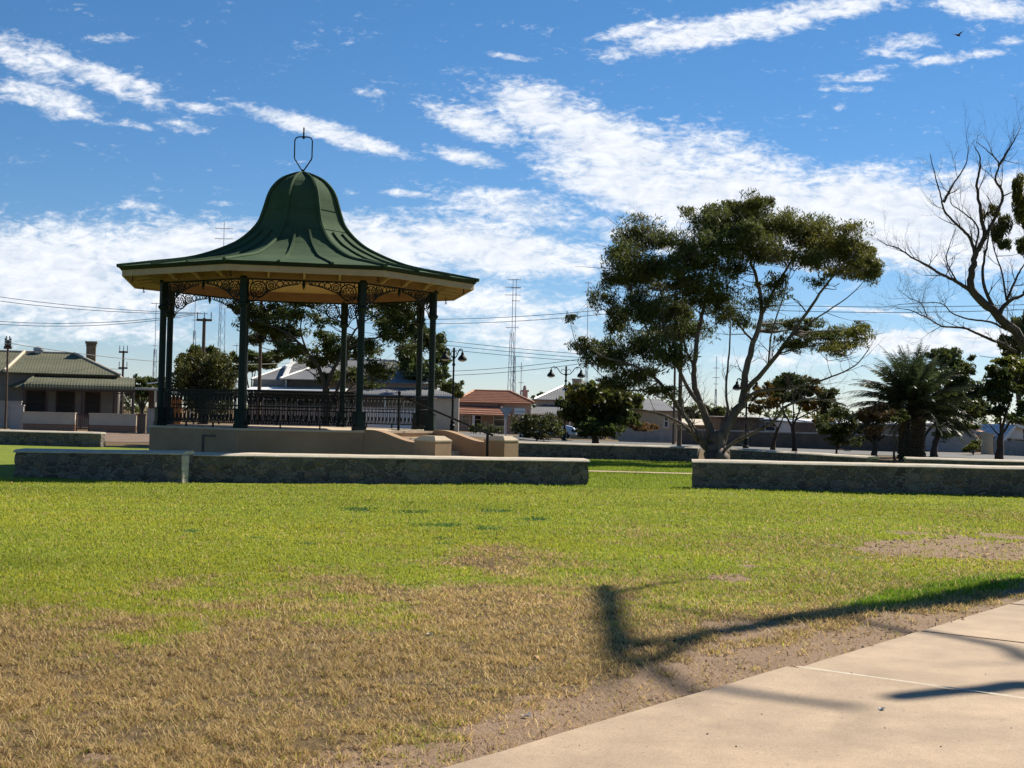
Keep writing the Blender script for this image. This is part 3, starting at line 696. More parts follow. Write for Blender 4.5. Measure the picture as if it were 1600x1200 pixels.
    for i in range(8):
        a, b = A[i], A[(i+1) % 8]
        for u in (1/3, 2/3):
            bt = MB(); nrm = dv(a).lerp(dv(b), .5).normalized(); pp = [p for p in pr if p.x > 1.4]
            for j in range(len(pp)-1):
                c0, c1 = [dv(a).lerp(dv(b), u)*q.x+Vector((0, 0, q.z))+nrm*.015+Vector((0, 0, .02)) for q in (pp[j], pp[j+1])]
                tn_ = (dv(b)-dv(a)).normalized()*.028; hh = (c1-c0).cross(tn_).normalized()*.026
                if hh.z < 0: hh = -hh
                bt.add([c0-tn_-hh, c0+tn_-hh, c0+tn_+hh, c0-tn_+hh, c1-tn_-hh, c1+tn_-hh, c1+tn_+hh, c1-tn_+hh], [(0, 1, 2, 3), (7, 6, 5, 4), (3, 2, 6, 7), (0, 3, 7, 4), (1, 5, 6, 2)])
            bt.build('roof_batten', 'roof_green', t)
    sm = MB()
    for zi in (23, 32):
        p = pr[zi]; sm.tube([dv(a)*(p.x+.006)+Vector((0, 0, p.z)) for a in A], .012, 4, True)
    sm.build('roof_seam', 'roof_green', t)
    # finial: lyre shaped loop with spike
    top = Vector((0, 0, 7.93)); fx = Vector((math.cos(-PHI), math.sin(-PHI), 0)); fn = MB()
    sh = [(0, 0.02), (.22, .36), (.235, .42), (.235, .86), (.20, .93), (.13, .96), (0, .96)]
    for s in (-1, 1): fn.tube([top+fx*x*s+Vector((0, 0, z)) for x, z in sh], .018, 6)
    fn.lathe([(.03, -.06), (.03, .06), (.015, .09)], 8, top)
    fn.lathe([(.012, .9), (.035, .93), (.035, .98), (.02, 1.0), (.02, 1.05), (.03, 1.07), (.018, 1.09), (.02, 1.2), (.008, 1.22)], 8, top)
    fn.build('finial', 'black_iron', t)
    # iron lace between the columns
    Z = 4.735
    for i in range(8):
        a, b = A[i], A[(i+1) % 8]; pa, pb = dv(a)*RC, dv(b)*RC; ux = (pb-pa).normalized(); L = (pb-pa).length; uz = Vector((0, 0, 1))
        lb = MB()
        lb.obox(pa+uz*(Z-.015), pb+uz*(Z-.015), .03, .035)
        for o, s in ((pa, 1), (pb, -1)):
            e = ux*s; org = o+e*.085+uz*Z
            q = lambda x, z: org+e*x+uz*z
            # big rosette and shrinking scrolls along the beam
            for (cx, cz, r, th) in ((.25, -.25, .19, .016), (.25, -.25, .13, .010), (.55, -.16, .115, .013), (.55, -.16, .07, .009), (.76, -.115, .075, .012), (.90, -.09, .055, .011), (1.01, -.075, .045, .010), (1.11, -.065, .038, .010), (1.20, -.06, .034, .009)):
                lb.ring(q(cx, cz), e, uz, r, th, 16 if r > .06 else 9, 4)
            for k in range(6):
                an = 2*math.pi*k/6; lb.ring(q(.25+.075*math.cos(an), -.25+.075*math.sin(an)), e, uz, .036, .010, 7, 4)
                lb.tube([q(.25+.13*math.cos(an+.4), -.25+.13*math.sin(an+.4)), q(.25+.19*math.cos(an+.1), -.25+.19*math.sin(an+.1))], .009, 4)
            for k in range(5):
                an = 2*math.pi*k/5; lb.ring(q(.55+.042*math.cos(an), -.16+.042*math.sin(an)), e, uz, .022, .008, 6, 4)
            # lower drop against the post
            for (cx, cz, r) in ((.075, -.47, .07), (.055, -.585, .05), (.04, -.665, .032), (.06, -.07, .055), (.40, -.06, .05), (.155, -.41, .05), (.43, -.28, .04), (.06, -.38, .03)):
                lb.ring(q(cx, cz), e, uz, r, .012, 9, 4)
            lb.tube(catmull([q(.0, -.72), q(.1, -.62), (q(.2, -.5)), q(.34, -.43), q(.45, -.34), q(.52, -.29), q(.66, -.235), q(.8, -.185), q(.95, -.14), q(1.2, -.1)], 3), .013, 4)
            for k in range(9): xx = .47+k*.085; zz = -.30+.205*min(1, (k/8)**.7); lb.ring(q(xx, zz+.01), e, uz, .026, .009, 6, 4)
            lb.tube([q(.012, 0), q(.012, -.72)], .014, 4)
        mid = (pa+pb)/2+uz*Z
        lb.tube([mid+uz*0, mid+uz*-.12, mid+uz*-.17, mid+uz*-.24], [.025, .045, .03, .005], 6)
        x = 1.2
        while x < L-1.2-.1:
            lb.ring(pa+ux*(x+.085)+uz*(Z-.055), ux, uz, .036, .009, 7, 4); x += .075
        lb.build('lace_bracket', 'black_iron', t)
    # railings on seven sides (the side towards the steps stays open)
    for i in range(8):
        a, b = A[i], A[(i+1) % 8]
        if abs(math.degrees(a)-22.5) < 1: continue
        pa, pb = dv(a)*RC, dv(b)*RC; ux = (pb-pa).normalized(); L = (pb-pa).length; uz = Vector((0, 0, 1)); o = pa+ux*.13
        W = L-.26; r = MB(); n = 19; st = W/n
        r.obox(o+uz*2.03, o+ux*W+uz*2.03, .06, .045)
        r.build('handrail', 'black_iron', t)
        r = MB()
        for z in (1.95, 1.665, 1.575, 1.245): r.obox(o+uz*z, o+ux*W+uz*z, .02, .026)
        for k in range(n):
            c = o+ux*(st*(k+.5)); h = st*.5
            qq = lambda x, z: c+ux*x+uz*z
            for zc, hh in ((1.81, .125), (1.41, .15)):
                sgn = 1 if zc > 1.6 else -1
                r.tube([qq(-h*.96, zc+sgn*hh), qq(-h*.52, zc+sgn*hh*.5), qq(-h*.45, zc-sgn*hh)], .0105, 4)
                r.tube([qq(h*.96, zc+sgn*hh), qq(h*.52, zc+sgn*hh*.5), qq(h*.45, zc-sgn*hh)], .0105, 4)
                r.tube([qq(0, zc+sgn*hh), qq(0, zc-sgn*hh*.2)], [.012, .02], 4)
                r.ring(qq(0, zc+sgn*hh*.95), ux, uz, .022, .009, 6, 4)
            r.ring(qq(0, 1.62), ux, uz, .030, .010, 8, 4)
            r.tube([qq(-h, 1.95), qq(-h, 2.01)], .01, 4)
            r.ring(qq(0, 1.982), ux, uz, .025, .008, 6, 4)
        for k in (0, 6, 13, 19): r.obox(o+ux*(st*k)+uz*FZ, o+ux*(st*k)+uz*1.26, .035, .035, ux)
        r.build('railing_panel', 'black_iron', t)
    # steps, wing walls, piers
    a = R(45); nd_ = dv(a); tn = Vector((math.cos(a), math.sin(a), 0)); r0 = 3.97*math.cos(R(22.5))
    def loc(x, y, z): return tn*x+nd_*(r0+y)+Vector((0, 0, z))
    s = MB()
    for k in range(6):
        h = FZ-(k+1)*FZ/7; s.box(-1.22, 1.22, k*.29+.005, k*.29+.295 if k < 5 else k*.29+.30, -.1, h, lambda v: loc(v.x, v.y, v.z))
    s.build('steps', 'floor_slab', t)
    for sgn in (-1, 1):
        w = MB(); n = 24; x0, x1 = sgn*1.24, sgn*1.52
        for i in range(n+1):
            y = .01+1.72*i/n; u = max(0, min(1, (i/n-.12)/.8)); z = FZ+.03-(u*u*(3-2*u))*.26
            for xx in (x0, x1):
                for zz in (-.1, z): p = loc(xx, y, zz); w.v.append(tuple(p))
        for i in range(n):
            k = i*4
            for q in ((k, k+4, k+5, k+1), (k+2, k+3, k+7, k+6), (k+1, k+5, k+7, k+3)): w.f.append(q if sgn > 0 else tuple(reversed(q)))
        w.f += [(0, 1, 3, 2), (n*4, n*4+2, n*4+3, n*4+1)]
        w.build('wing_wall', 'render_tan', t)
        xc = sgn*1.40; yc = 1.72+.31
        p = MB(); hw = .31
        ring = lambda hw_, z: [loc(xc+i*hw_, yc+j*hw_, z) for i, j in ((-1, -1), (1, -1), (1, 1), (-1, 1))]
        p.v = [tuple(v) for v in ring(hw, -.1)+ring(hw, .93)]
        for k in range(4): p.f.append((k, (k+1) % 4, 4+(k+1) % 4, 4+k))
        po = p.build('pier', 'render_tan', t); p = MB()
        p.v = [tuple(v) for v in ring(hw+.012, .93)+ring(hw+.012, .96)+ring(hw-.12, 1.06)]
        for j in range(2):
            for k in range(4): p.f.append((j*4+k, j*4+(k+1) % 4, j*4+4+(k+1) % 4, j*4+4+k))
        p.f += [(8, 9, 10, 11), (3, 2, 1, 0)]; p.build('pier_cap', 'wall_beige', po)
    h = MB(); xh = .72
    h.tube([loc(xh, -.75, FZ), loc(xh, -.75, FZ+.96)], .034, 8); h.lathe([(.045, 0), (.045, .05), (.02, .07)], 8, loc(xh, -.75, FZ+.95))
    h.tube([loc(xh, -.75, FZ+.90), loc(xh+.05, 2.05, 1.12), loc(xh+.06, 2.2, 1.08)], .028, 8)
    h.tube([loc(xh+.05, 2.05, -.05), loc(xh+.05, 2.05, 1.12)], .036, 8)
    h.build('stair_rail', 'black_iron', t)
    # short hangers under the eave corners
    for a in A:
        k = MB(); p = dv(a)*(RE-.35); k.tube([p+Vector((0, 0, 4.86)), p+Vector((0, 0, 4.74))], .014, 5); k.ring(p+Vector((0, 0, 4.72)), (1, 0, 0), (0, 0, 1), .022, .01, 8, 4); k.build('eave_hook', 'black_iron', t)
bandstand()

# ------------------------------------------------------------------ trees
def rand_unit(n):
    v = RS.normal(size=(n, 3)); return v/np.linalg.norm(v, axis=1)[:, None]
def leaves_mesh(C, size, wid, droop=.3, tone=None):
    """one folded leaf-sized quad at every point of C"""
    n = len(C); d = rand_unit(n); d[:, 2] -= droop*1.2; d /= np.linalg.norm(d, axis=1)[:, None]
    s = np.cross(d, rand_unit(n)); s /= np.maximum(np.linalg.norm(s, axis=1), 1e-6)[:, None]
    q_ = (.5+1.1*RS.rand(n)**1.6)[:, None]; L_ = size*q_; W = wid*q_*(.75+.5*RS.rand(n))[:, None]
    V = np.stack([C-d*L_*.5, C+s*W*.5, C+d*L_*.5, C-s*W*.5], 1).reshape(-1, 3)
    F = np.arange(n*4).reshape(-1, 4)
    t = (.72+.56*RS.rand(n))[:, None]*np.ones((1, 3)) if tone is None else tone
    return V, F, np.repeat(t, 4, 0)
def clump_points(c, r, n, sub=10, sub_r=.34, shell=.55):
    """points gathered in many small tufts near the outer part of an ellipsoid"""
    u = rand_unit(sub); u[:, 2] = u[:, 2]*.9+.12; rad = (shell+(1-shell)*RS.rand(sub))[:, None]
    cc = np.asarray(c)+u*rad*np.asarray(r)
    k = RS.randint(0, sub, n); w = (.5+RS.rand(sub))[k][:, None]
    q = rand_unit(n)*(RS.rand(n)**.45)[:, None]
    return cc[k]+q*np.asarray(r)*sub_r*w
def twig_tree(mb, p, d, L, r, depth, spread=.6, up=.15, tips=None, sides=5):
    p = Vector(p); d = Vector(d).normalized(); pts = [p]; n = 4
    for i in range(n):
        d = (d+Vector((random.gauss(0, .16), random.gauss(0, .16), random.gauss(0, .12)+up*.3))).normalized()
        p = p+d*L/n; pts.append(p)
    mb.tube(pts, [r*(1-.75*i/n) for i in range(n+1)], sides if r > .02 else 4 if r > .008 else 3)
    if tips is not None: tips.append(pts[-1])
    if depth <= 0: return
    for i in range(1, n+1):
        for _ in range(1 if i < n else 2):
            if random.random() < .85:
                dd = (d+Vector((random.gauss(0, spread), random.gauss(0, spread), random.gauss(0, spread)+up))).normalized()
                twig_tree(mb, pts[i], dd, L*random.uniform(.45, .75), r*(1-.75*i/n)*.7+.001, depth-1, spread, up, tips, sides)
def px_tree(name, label, cat, base, d, limbs, clumps, bark, leaf, lsize, lwid, nleaf, depth=.45, droop=.3, group=None, twigs=2, tone=None, sub=18, shell=.3, subr=.40, bare_tips=None, flare=True, twig_r=.012):
    """limbs / clumps are given where they stand in the frontal silhouette at distance d; each gets its own distance"""
    b = P(base[0], base[1], d); b.z = tz(b.x, b.y)-.05
    t = thing(name, label, cat, b, 0, group); s = d/F_PX
    tr = MB(); nodes = []
    for lb in limbs:
        pts, r0, r1 = lb[:3]; dz = lb[3] if len(lb) > 3 else random.uniform(-1, 1)*depth*1.6
        w = []
        for i, q in enumerate(pts):
            k = i/(len(pts)-1); off = (q[2] if len(q) > 2 else dz*k*k)
            p = P(q[0], q[1], d+off); w.append(p-b)
        if flare and lb is limbs[0]: w[0].z = 0
        c = catmull(w, 5)
        if r0 > .03:
            for i in range(1, len(c)-1): c[i] += Vector((random.gauss(0, 1), random.gauss(0, 1), random.gauss(0, 1)))*r0*.10
        n = len(c); rr = [r0+(r1-r0)*(i/(n-1))**.8 for i in range(n)]
        if flare and lb is limbs[0]:
            for i in range(min(4, n)): rr[i] *= 1.45-.11*i
        tr.tube(c, rr, 9 if r0 > .1 else 6)
        nodes += [(p, rr[i]) for i, p in enumerate(c) if i > n*.25]
        if bare_tips:
            dens, tl = bare_tips
            for i in range(2, n):
                if random.random() < dens:
                    dd = (c[i]-c[i-1]).normalized()+Vector((random.gauss(0, .8), random.gauss(0, .6), random.gauss(.25, .6)))
                    twig_tree(tr, c[i], dd, tl*random.uniform(.5, 1.2), max(.005, min(.02, rr[i]*.4)), 2, .55, .2)
    pts = []; tones = []
    area = sum(c[2]*c[3]*(c[4] if len(c) > 4 else 1) for c in clumps) or 1
    for c in clumps:
        cx, cy, rx, ry = c[:4]; dens = c[4] if len(c) > 4 else 1
        cen = P(cx, cy, d+(c[5] if len(c) > 5 else random.uniform(-1, 1)*depth*2.4))-b
        rad = np.array([rx*s, (rx+ry)*.5*s*1.1, ry*s])
        k = max(12, int(nleaf*(1.0 if name == 'gum_tree' else 1.6)*rx*ry*dens/area))
        q = clump_points(cen, rad, k, max(4, int(sub*(.6+rx*ry/1800))), subr, shell); pts.append(q)
        tn = random.uniform(.8, 1.25); col = np.array([tn*random.uniform(.95, 1.12), tn, tn*random.uniform(.8, 1.05)])
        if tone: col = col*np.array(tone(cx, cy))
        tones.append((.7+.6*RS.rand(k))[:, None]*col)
        if nodes:
            for _ in range(twigs):
                tgt = cen+Vector((random.uniform(-.6, .6)*rad[0], random.uniform(-.6, .6)*rad[1], random.uniform(-.5, .6)*rad[2]))
                cand = [nd_ for nd_ in nodes if nd_[0].z < tgt.z+.3] or nodes
                a, ra = min(cand, key=lambda nd_: (nd_[0]-tgt).length+(1.2*max(0, nd_[0].z-tgt.z+.2)))
                mid = a.lerp(tgt, .5)+Vector((random.gauss(0, .12), random.gauss(0, .12), -abs(tgt.z-a.z)*.12+random.gauss(0, .1)))
                L = (tgt-a).length
                tr.tube(catmull([a, mid, tgt], 4), [max(twig_r*.4, min(ra*.55, .010+L*.017)*(1-.8*i/8)) for i in range(9)], 5)
                for _ in range(3):
                    e = tgt+Vector((random.gauss(0, .45)*rad[0], random.gauss(0, .45)*rad[1], random.gauss(.1, .4)*rad[2]))
                    tr.tube([mid.lerp(tgt, .5), mid.lerp(e, .75)+Vector((0, 0, .04)), e], [twig_r, twig_r*.7, twig_r*.3], 4)
    tr.build('trunk', bark, t, smooth=True)
    if pts:
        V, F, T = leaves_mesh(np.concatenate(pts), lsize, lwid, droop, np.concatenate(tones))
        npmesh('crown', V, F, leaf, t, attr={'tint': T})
    return t

# the big gum tree behind the right hand wall
px_tree('gum_tree', 'large spreading gum tree with several pale trunks behind the right front wall', 'tree', (1120, 722), 52,
    [([(1119, 722, 0), (1117, 700, 0), (1116, 676, 0)], 0.360, .34),
     ([(1114, 690, 0), (1110, 672, .1), (1098, 640, .2), (1086, 605, .3), (1085, 570, .4), (1092, 515, .6), (1106, 455, .9), (1122, 395, 1.2), (1128, 360, 1.3)], 0.187, .03),
     ([(1098, 636, .2), (1076, 608, 0), (1056, 565, -.4), (1040, 520, -.8), (1034, 465, -1.2), (1020, 400, -1.6)], 0.094, .02),
     ([(1122, 700, 0), (1138, 664, .1), (1160, 624, .2), (1164, 585, .3), (1178, 535, .4), (1190, 490, .5), (1184, 440, .6), (1170, 395, .8), (1165, 345, 1.0)], 0.209, .03),
     ([(1163, 612, .2), (1200, 572, -.2), (1238, 522, -.5), (1275, 468, -.9), (1304, 428, -1.2), (1335, 395, -1.4)], 0.108, .02),
     ([(1190, 492, .5), (1214, 445, .9), (1240, 402, 1.3), (1262, 368, 1.6)], 0.073, .02),
     ([(1124, 680, .1), (1137, 645, .5), (1134, 612, .7), (1138, 565, .9), (1141, 515, 1.1), (1136, 470, 1.3)], 0.079, .02),
     ([(1110, 705, 0), (1090, 678, -.3), (1066, 645, -.6), (1030, 597, -1), (992, 572, -1.3), (950, 560, -1.6), (922, 545, -1.8)], 0.122, .02),
     ([(1112, 712, 0), (1092, 690, .5), (1064, 662, .9), (1024, 645, 1.3), (985, 640, 1.7)], 0.101, .03),
     ([(1160, 628, .2), (1184, 612, -.4), (1236, 606, -.9), (1290, 592, -1.4), (1335, 572, -1.8), (1358, 545, -2)], 0.073, .015),
     ([(1124, 712, 0), (1146, 692, -.4), (1178, 676, -.8), (1212, 655, -1.2), (1226, 636, -1.4), (1262, 624, -1.6), (1300, 627, -1.8), (1322, 634, -1.9)], 0.079, .03),
     ([(1056, 567, -.4), (1024, 535, .4), (1000, 490, .9), (985, 440, 1.3), (990, 395, 1.6)], 0.059, .015),
     ([(1086, 575, .4), (1070, 540, 1.2), (1066, 480, 1.7), (1090, 420, 2.1), (1100, 365, 2.3)], 0.059, .015),
     ([(1178, 535, .4), (1150, 500, 1.5), (1135, 450, 2.2), (1140, 390, 2.6)], 0.053, .015),
     ([(1200, 572, -.2), (1206, 520, -.9), (1222, 470, -1.4), (1236, 420, -1.9)], 0.046, .015),
     ([(1238, 522, -.5), (1290, 488, -.2), (1330, 460, 0), (1362, 425, .2)], 0.040, .01),
     ([(1030, 597, -1), (1000, 610, -1.2), (955, 600, -1.5), (905, 545, -1.8), (890, 500, -2)], 0.033, .008),
     ([(1090, 690, -.2), (1078, 664, -.9), (1066, 640, -1.1), (1062, 600, -1.2)], 0.059, .04)],
    [(1005, 372, 48, 32), (975, 395, 34, 26), (985, 420, 52, 28), (1165, 330, 48, 28), (1130, 350, 42, 32), (1100, 345, 34, 24), (1180, 318, 28, 13), (1115, 385, 48, 30), (1195, 355, 42, 30), (1228, 350, 40, 30),
     (1180, 390, 46, 30), (1300, 385, 66, 38), (1268, 365, 44, 32), (1340, 398, 38, 32), (1325, 425, 48, 16), (1255, 405, 40, 22), (955, 440, 28, 15), (1005, 440, 46, 30), (1040, 425, 40, 26), (1068, 450, 40, 26), (1040, 375, 28, 18, .5),
     (1000, 485, 44, 28), (968, 505, 30, 30), (1055, 495, 46, 34), (1118, 468, 46, 26), (1140, 495, 40, 22, .6), (1090, 415, 40, 28), (1145, 420, 36, 22, .6), (1210, 445, 32, 20, .6), (955, 560, 46, 28), (922, 545, 32, 18, .7),
     (988, 590, 48, 24, .8), (1000, 540, 46, 28), (1045, 555, 36, 26), (1030, 612, 38, 16, .6), (958, 600, 32, 16, .6), (893, 497, 16, 9, .5), (905, 543, 18, 10, .6), (1290, 522, 52, 15), (1258, 512, 38, 16), (1245, 540, 34, 16, .8),
     (1338, 522, 32, 14, .7), (1305, 550, 30, 12, .6), (1075, 327, 16, 6, .5), (1200, 510, 26, 14, .5), (1050, 520, 40, 22), (1282, 440, 28, 12, .4), (1160, 365, 40, 24), (1120, 440, 60, 30, .35), (1200, 470, 50, 24, .3), (1070, 520, 50, 30, .4), (1310, 540, 50, 14, .6), (1350, 510, 20, 10, .5), (1355, 420, 26, 24), (945, 470, 26, 24, .6), (1075, 390, 30, 24), (1210, 395, 30, 22, .7)],
    'bark_gum', 'leaf_gum', .15, .034, 170000, depth=.9, droop=.8, twigs=4, sub=22, shell=.2, subr=.40, bare_tips=(.24, 1.1),
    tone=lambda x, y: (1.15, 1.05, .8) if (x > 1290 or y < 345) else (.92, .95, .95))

# bare limbs of the dying gum at the right edge
def c8(*pts): return [(1370+x/3.157, 180+y/3.157) for x, y in pts]
px_tree('bare_gum', 'half dead gum with bare forking branches leaning in at the right edge', 'tree', (1665, 738), 42,
    [([(1668, 738), (1650, 660), (1622, 585), (1600, 535)]+c8((600, 990), (470, 870), (470, 780), (485, 690), (530, 610), (518, 500), (492, 350), (512, 230), (480, 150)), .225, .010, 0),
     (c8((470, 870), (400, 825), (370, 808), (300, 775), (270, 752), (170, 700), (100, 652), (50, 640), (0, 608)), .07, .008, .8),
     (c8((485, 690), (460, 605), (400, 545), (335, 475), (315, 400), (285, 290), (262, 190)), .065, .009, -.8),
     (c8((330, 430), (372, 350), (438, 245), (452, 150)), .045, .008, -1.0),
     (c8((530, 610), (570, 530), (622, 400), (585, 320), (602, 240), (562, 190), (490, 130)), .07, .009, .6),
     (c8((600, 250), (650, 170), (690, 100), (715, 50)), .04, .007, .9),
     (c8((600, 1000), (525, 830), (532, 700), (552, 600), (548, 520)), .075, .012, .7),
     (c8((690, 1170), (620, 1130), (500, 1080), (430, 1050), (320, 1040), (250, 1000), (160, 960), (90, 955)), .06, .008, -1.2),
     (c8((640, 1060), (560, 1020), (450, 1005), (370, 975), (320, 930), (230, 925), (100, 935)), .04, .007, -.7),
     (c8((600, 980), (645, 925), (730, 880), (800, 800)), .09, .02, .4),
     (c8((640, 915), (690, 800), (726, 740), (780, 650)), .05, .012, .8),
     (c8((640, 910), (615, 770), (575, 650), (560, 560)), .04, .008, -.4),
     (c8((400, 830), (345, 720), (360, 640), (390, 560)), .03, .006, .5),
     (c8((730, 880), (800, 700), (790, 500), (740, 380)), .09, .02, .3),
     (c8((250, 1000), (220, 930), (160, 900), (100, 855)), .018, .005, -1),
     (c8((480, 690), (500, 560), (440, 490), (370, 440), (360, 400)), .04, .008, .2)],
    [(1562, 360, 13, 30, 1.1), (1568, 385, 14, 12, .5), (1592, 300, 12, 30), (1602, 340, 16, 36), (1606, 380, 18, 20), (1595, 378, 10, 16, .6), (1553, 330, 16, 12, .3), (1540, 338, 12, 10, .15), (1620, 290, 20, 30)],
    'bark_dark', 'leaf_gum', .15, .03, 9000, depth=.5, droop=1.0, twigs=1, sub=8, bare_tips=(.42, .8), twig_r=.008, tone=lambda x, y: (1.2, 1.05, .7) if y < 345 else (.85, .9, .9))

# other trees and shrubs; each has its own silhouette
def simple_limbs(cx, by, ty, spread, n, r, fork=.35):
    fy = by-(by-ty)*fork; L = [([(cx, by), (cx+random.uniform(-3, 3), (by+fy)/2), (cx+random.uniform(-4, 4), fy)], r, r*.75, 0)]
    for i in range(n):
        u = -1+2*(i+.5)/n+random.uniform(-.15, .15); x = cx+u*spread; top = ty+(by-ty)*.12+abs(u)*(by-ty)*.18
        L.append(([(cx, fy+3), (cx+u*spread*.35, fy-(fy-top)*.4), (x, top)], r*.55, r*.1))
    return L
def round_clumps(cx, cy, rx, ry, n, k=.42, dens=1):
    out = []
    for i in range(n):
        a = 2*math.pi*i/n+random.uniform(-.3, .3); q = random.uniform(.45, .75)
        out.append((cx+math.cos(a)*rx*q, cy+math.sin(a)*ry*q, rx*k*random.uniform(.8, 1.2), ry*k*random.uniform(.8, 1.2), dens))
    out.append((cx, cy, rx*.6, ry*.6, dens)); return out
px_tree('park_tree', 'dark umbrella shaped tree with a forked trunk seen through the bandstand', 'tree', (515, 705), 58,
    [([(513, 704), (511, 670), (510, 625), (509, 600)], .17, .15, 0), ([(509, 606), (498, 575), (478, 548), (455, 525), (425, 510), (395, 500)], .11, .02, -.6), ([(510, 604), (520, 580), (540, 545), (560, 510), (590, 490)], .11, .02, .5),
     ([(515, 640), (530, 600), (542, 560), (538, 510), (520, 470), (500, 440)], .08, .02, 1.2), ([(540, 545), (580, 530), (620, 520), (640, 505)], .05, .015, -.5), ([(478, 548), (470, 510), (480, 470)], .05, .012, .9), ([(560, 512), (556, 480), (570, 450)], .05, .012, -.9), ([(510, 640), (535, 618), (565, 590), (600, 565)], .05, .012, .3)],
    [(400, 500, 40, 24), (380, 480, 24, 16), (420, 525, 36, 20), (440, 490, 44, 22), (450, 545, 32, 18), (470, 465, 50, 22), (520, 450, 60, 20), (580, 455, 50, 22), (625, 480, 36, 28), (610, 520, 40, 24), (640, 510, 22, 24), (520, 545, 46, 26), (490, 565, 34, 18), (570, 545, 36, 22), (545, 585, 30, 18), (590, 580, 34, 18), (575, 603, 24, 10), (450, 520, 30, 18), (395, 530, 20, 10), (640, 545, 20, 14, .6), (505, 590, 22, 12, .7), (600, 490, 40, 20), (500, 500, 34, 16, .4)],
    'bark_dark', 'leaf_dark', .17, .05, 30000, depth=.8, droop=.4, twigs=3)
px_tree('street_tree', 'tall dense dark tree beside the left street lamp, right of the bandstand columns', 'tree', (672, 690), 97,
    simple_limbs(672, 690, 520, 30, 5, .25), [(680, 545, 20, 24), (660, 530, 24, 24), (690, 530, 10, 12, .7), (685, 580, 24, 22), (660, 590, 30, 26), (640, 560, 26, 30), (700, 605, 16, 14), (650, 520, 20, 18), (690, 560, 14, 18)], 'bark_dark', 'leaf_dark', .28, .09, 11000, depth=1.0)
px_tree('round_tree', 'broad round dark green tree right of the double street lamp', 'tree', (931, 693), 70,
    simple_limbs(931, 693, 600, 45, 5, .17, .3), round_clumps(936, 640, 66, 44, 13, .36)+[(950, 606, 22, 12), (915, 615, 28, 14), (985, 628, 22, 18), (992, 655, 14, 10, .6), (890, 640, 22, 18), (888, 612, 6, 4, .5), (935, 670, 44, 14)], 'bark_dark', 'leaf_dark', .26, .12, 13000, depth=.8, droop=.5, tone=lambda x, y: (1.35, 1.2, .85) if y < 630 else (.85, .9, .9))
px_tree('shrub', 'grey green rounded shrub left of the double street lamp', 'shrub', (838, 689), 82,
    simple_limbs(838, 689, 650, 30, 6, .06, .15), round_clumps(838, 668, 42, 20, 10, .4)+[(815, 660, 18, 12), (850, 655, 26, 10), (868, 672, 12, 12)], 'bark_dark', 'leaf_olive', .16, .05, 8000, depth=.6)
px_tree('clipped_tree', 'large dense olive green rounded tree behind the left bandstand railing', 'tree', (318, 690), 78,
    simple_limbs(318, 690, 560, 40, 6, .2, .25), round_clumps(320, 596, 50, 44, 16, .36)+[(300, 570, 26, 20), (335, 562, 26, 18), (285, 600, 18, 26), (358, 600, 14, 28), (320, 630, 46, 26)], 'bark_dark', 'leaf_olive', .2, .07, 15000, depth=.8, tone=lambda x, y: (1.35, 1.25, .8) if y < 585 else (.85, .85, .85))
px_tree('background_tree', 'dark flat topped tree behind the grey roofed house, left of the brown pole', 'tree', (392, 680), 120,
    simple_limbs(392, 680, 550, 34, 5, .25), [(370, 560, 18, 10), (395, 556, 24, 9), (425, 560, 20, 9), (385, 575, 26, 10), (410, 572, 24, 9), (436, 558, 12, 7)], 'bark_dark', 'leaf_dark', .35, .12, 5000, depth=1)
px_tree('background_tree', 'dark round tree rising just behind the olive green tree', 'tree', (312, 680), 90,
    simple_limbs(312, 680, 545, 24, 4, .2), [(306, 556, 22, 13), (325, 553, 16, 10), (290, 568, 16, 12), (340, 565, 14, 10)], 'bark_dark', 'leaf_dark', .28, .1, 3500, depth=.6)
px_tree('background_tree', 'low leafy tree behind the carport, right of the cottage', 'tree', (222, 668), 95,
    simple_limbs(222, 668, 590, 30, 5, .15), [(205, 604, 14, 12), (225, 602, 18, 12), (245, 604, 16, 14), (196, 596, 5, 7, .5), (212, 592, 5, 6, .5), (235, 612, 20, 12), (210, 615, 18, 10)], 'bark_dark', 'leaf_dark', .28, .1, 4500, depth=.6)
px_tree('background_tree', 'distant dark round tree behind the red roof chimney', 'tree', (852, 685), 170,
    simple_limbs(852, 685, 612, 10, 3, .3), [(852, 622, 13, 9), (845, 630, 10, 9), (860, 630, 10, 9), (852, 640, 14, 12)], 'bark_dark', 'leaf_dark', .5, .2, 2000, depth=.6)
px_tree('background_tree', 'leafy green tree behind the corner of the grey verandah house', 'tree', (712, 690), 108,
    simple_limbs(712, 690, 590, 14, 3, .2), [(712, 604, 9, 6), (702, 614, 16, 9), (716, 616, 8, 8), (698, 628, 16, 10), (722, 598, 3, 3, .5)], 'bark_dark', 'leaf_dark', .3, .1, 2600, depth=.6)
px_tree('background_tree', 'distant bushy tree seen between the trunks of the gum', 'tree', (1122, 690), 140,
    simple_limbs(1122, 690, 632, 18, 4, .25), [(1115, 642, 18, 9), (1135, 646, 14, 9), (1100, 648, 12, 7), (1125, 655, 26, 8)], 'bark_dark', 'leaf_dark', .4, .14, 3500, depth=.8)
px_tree('background_tree', 'distant dark tree left of the gum trunks above the brown wall', 'tree', (1078, 690), 120,
    simple_limbs(1078, 690, 634, 10, 3, .2), [(1078, 642, 10, 8), (1085, 652, 8, 8), (1070, 652, 10, 8)], 'bark_dark', 'leaf_olive', .35, .12, 2000, depth=.6)
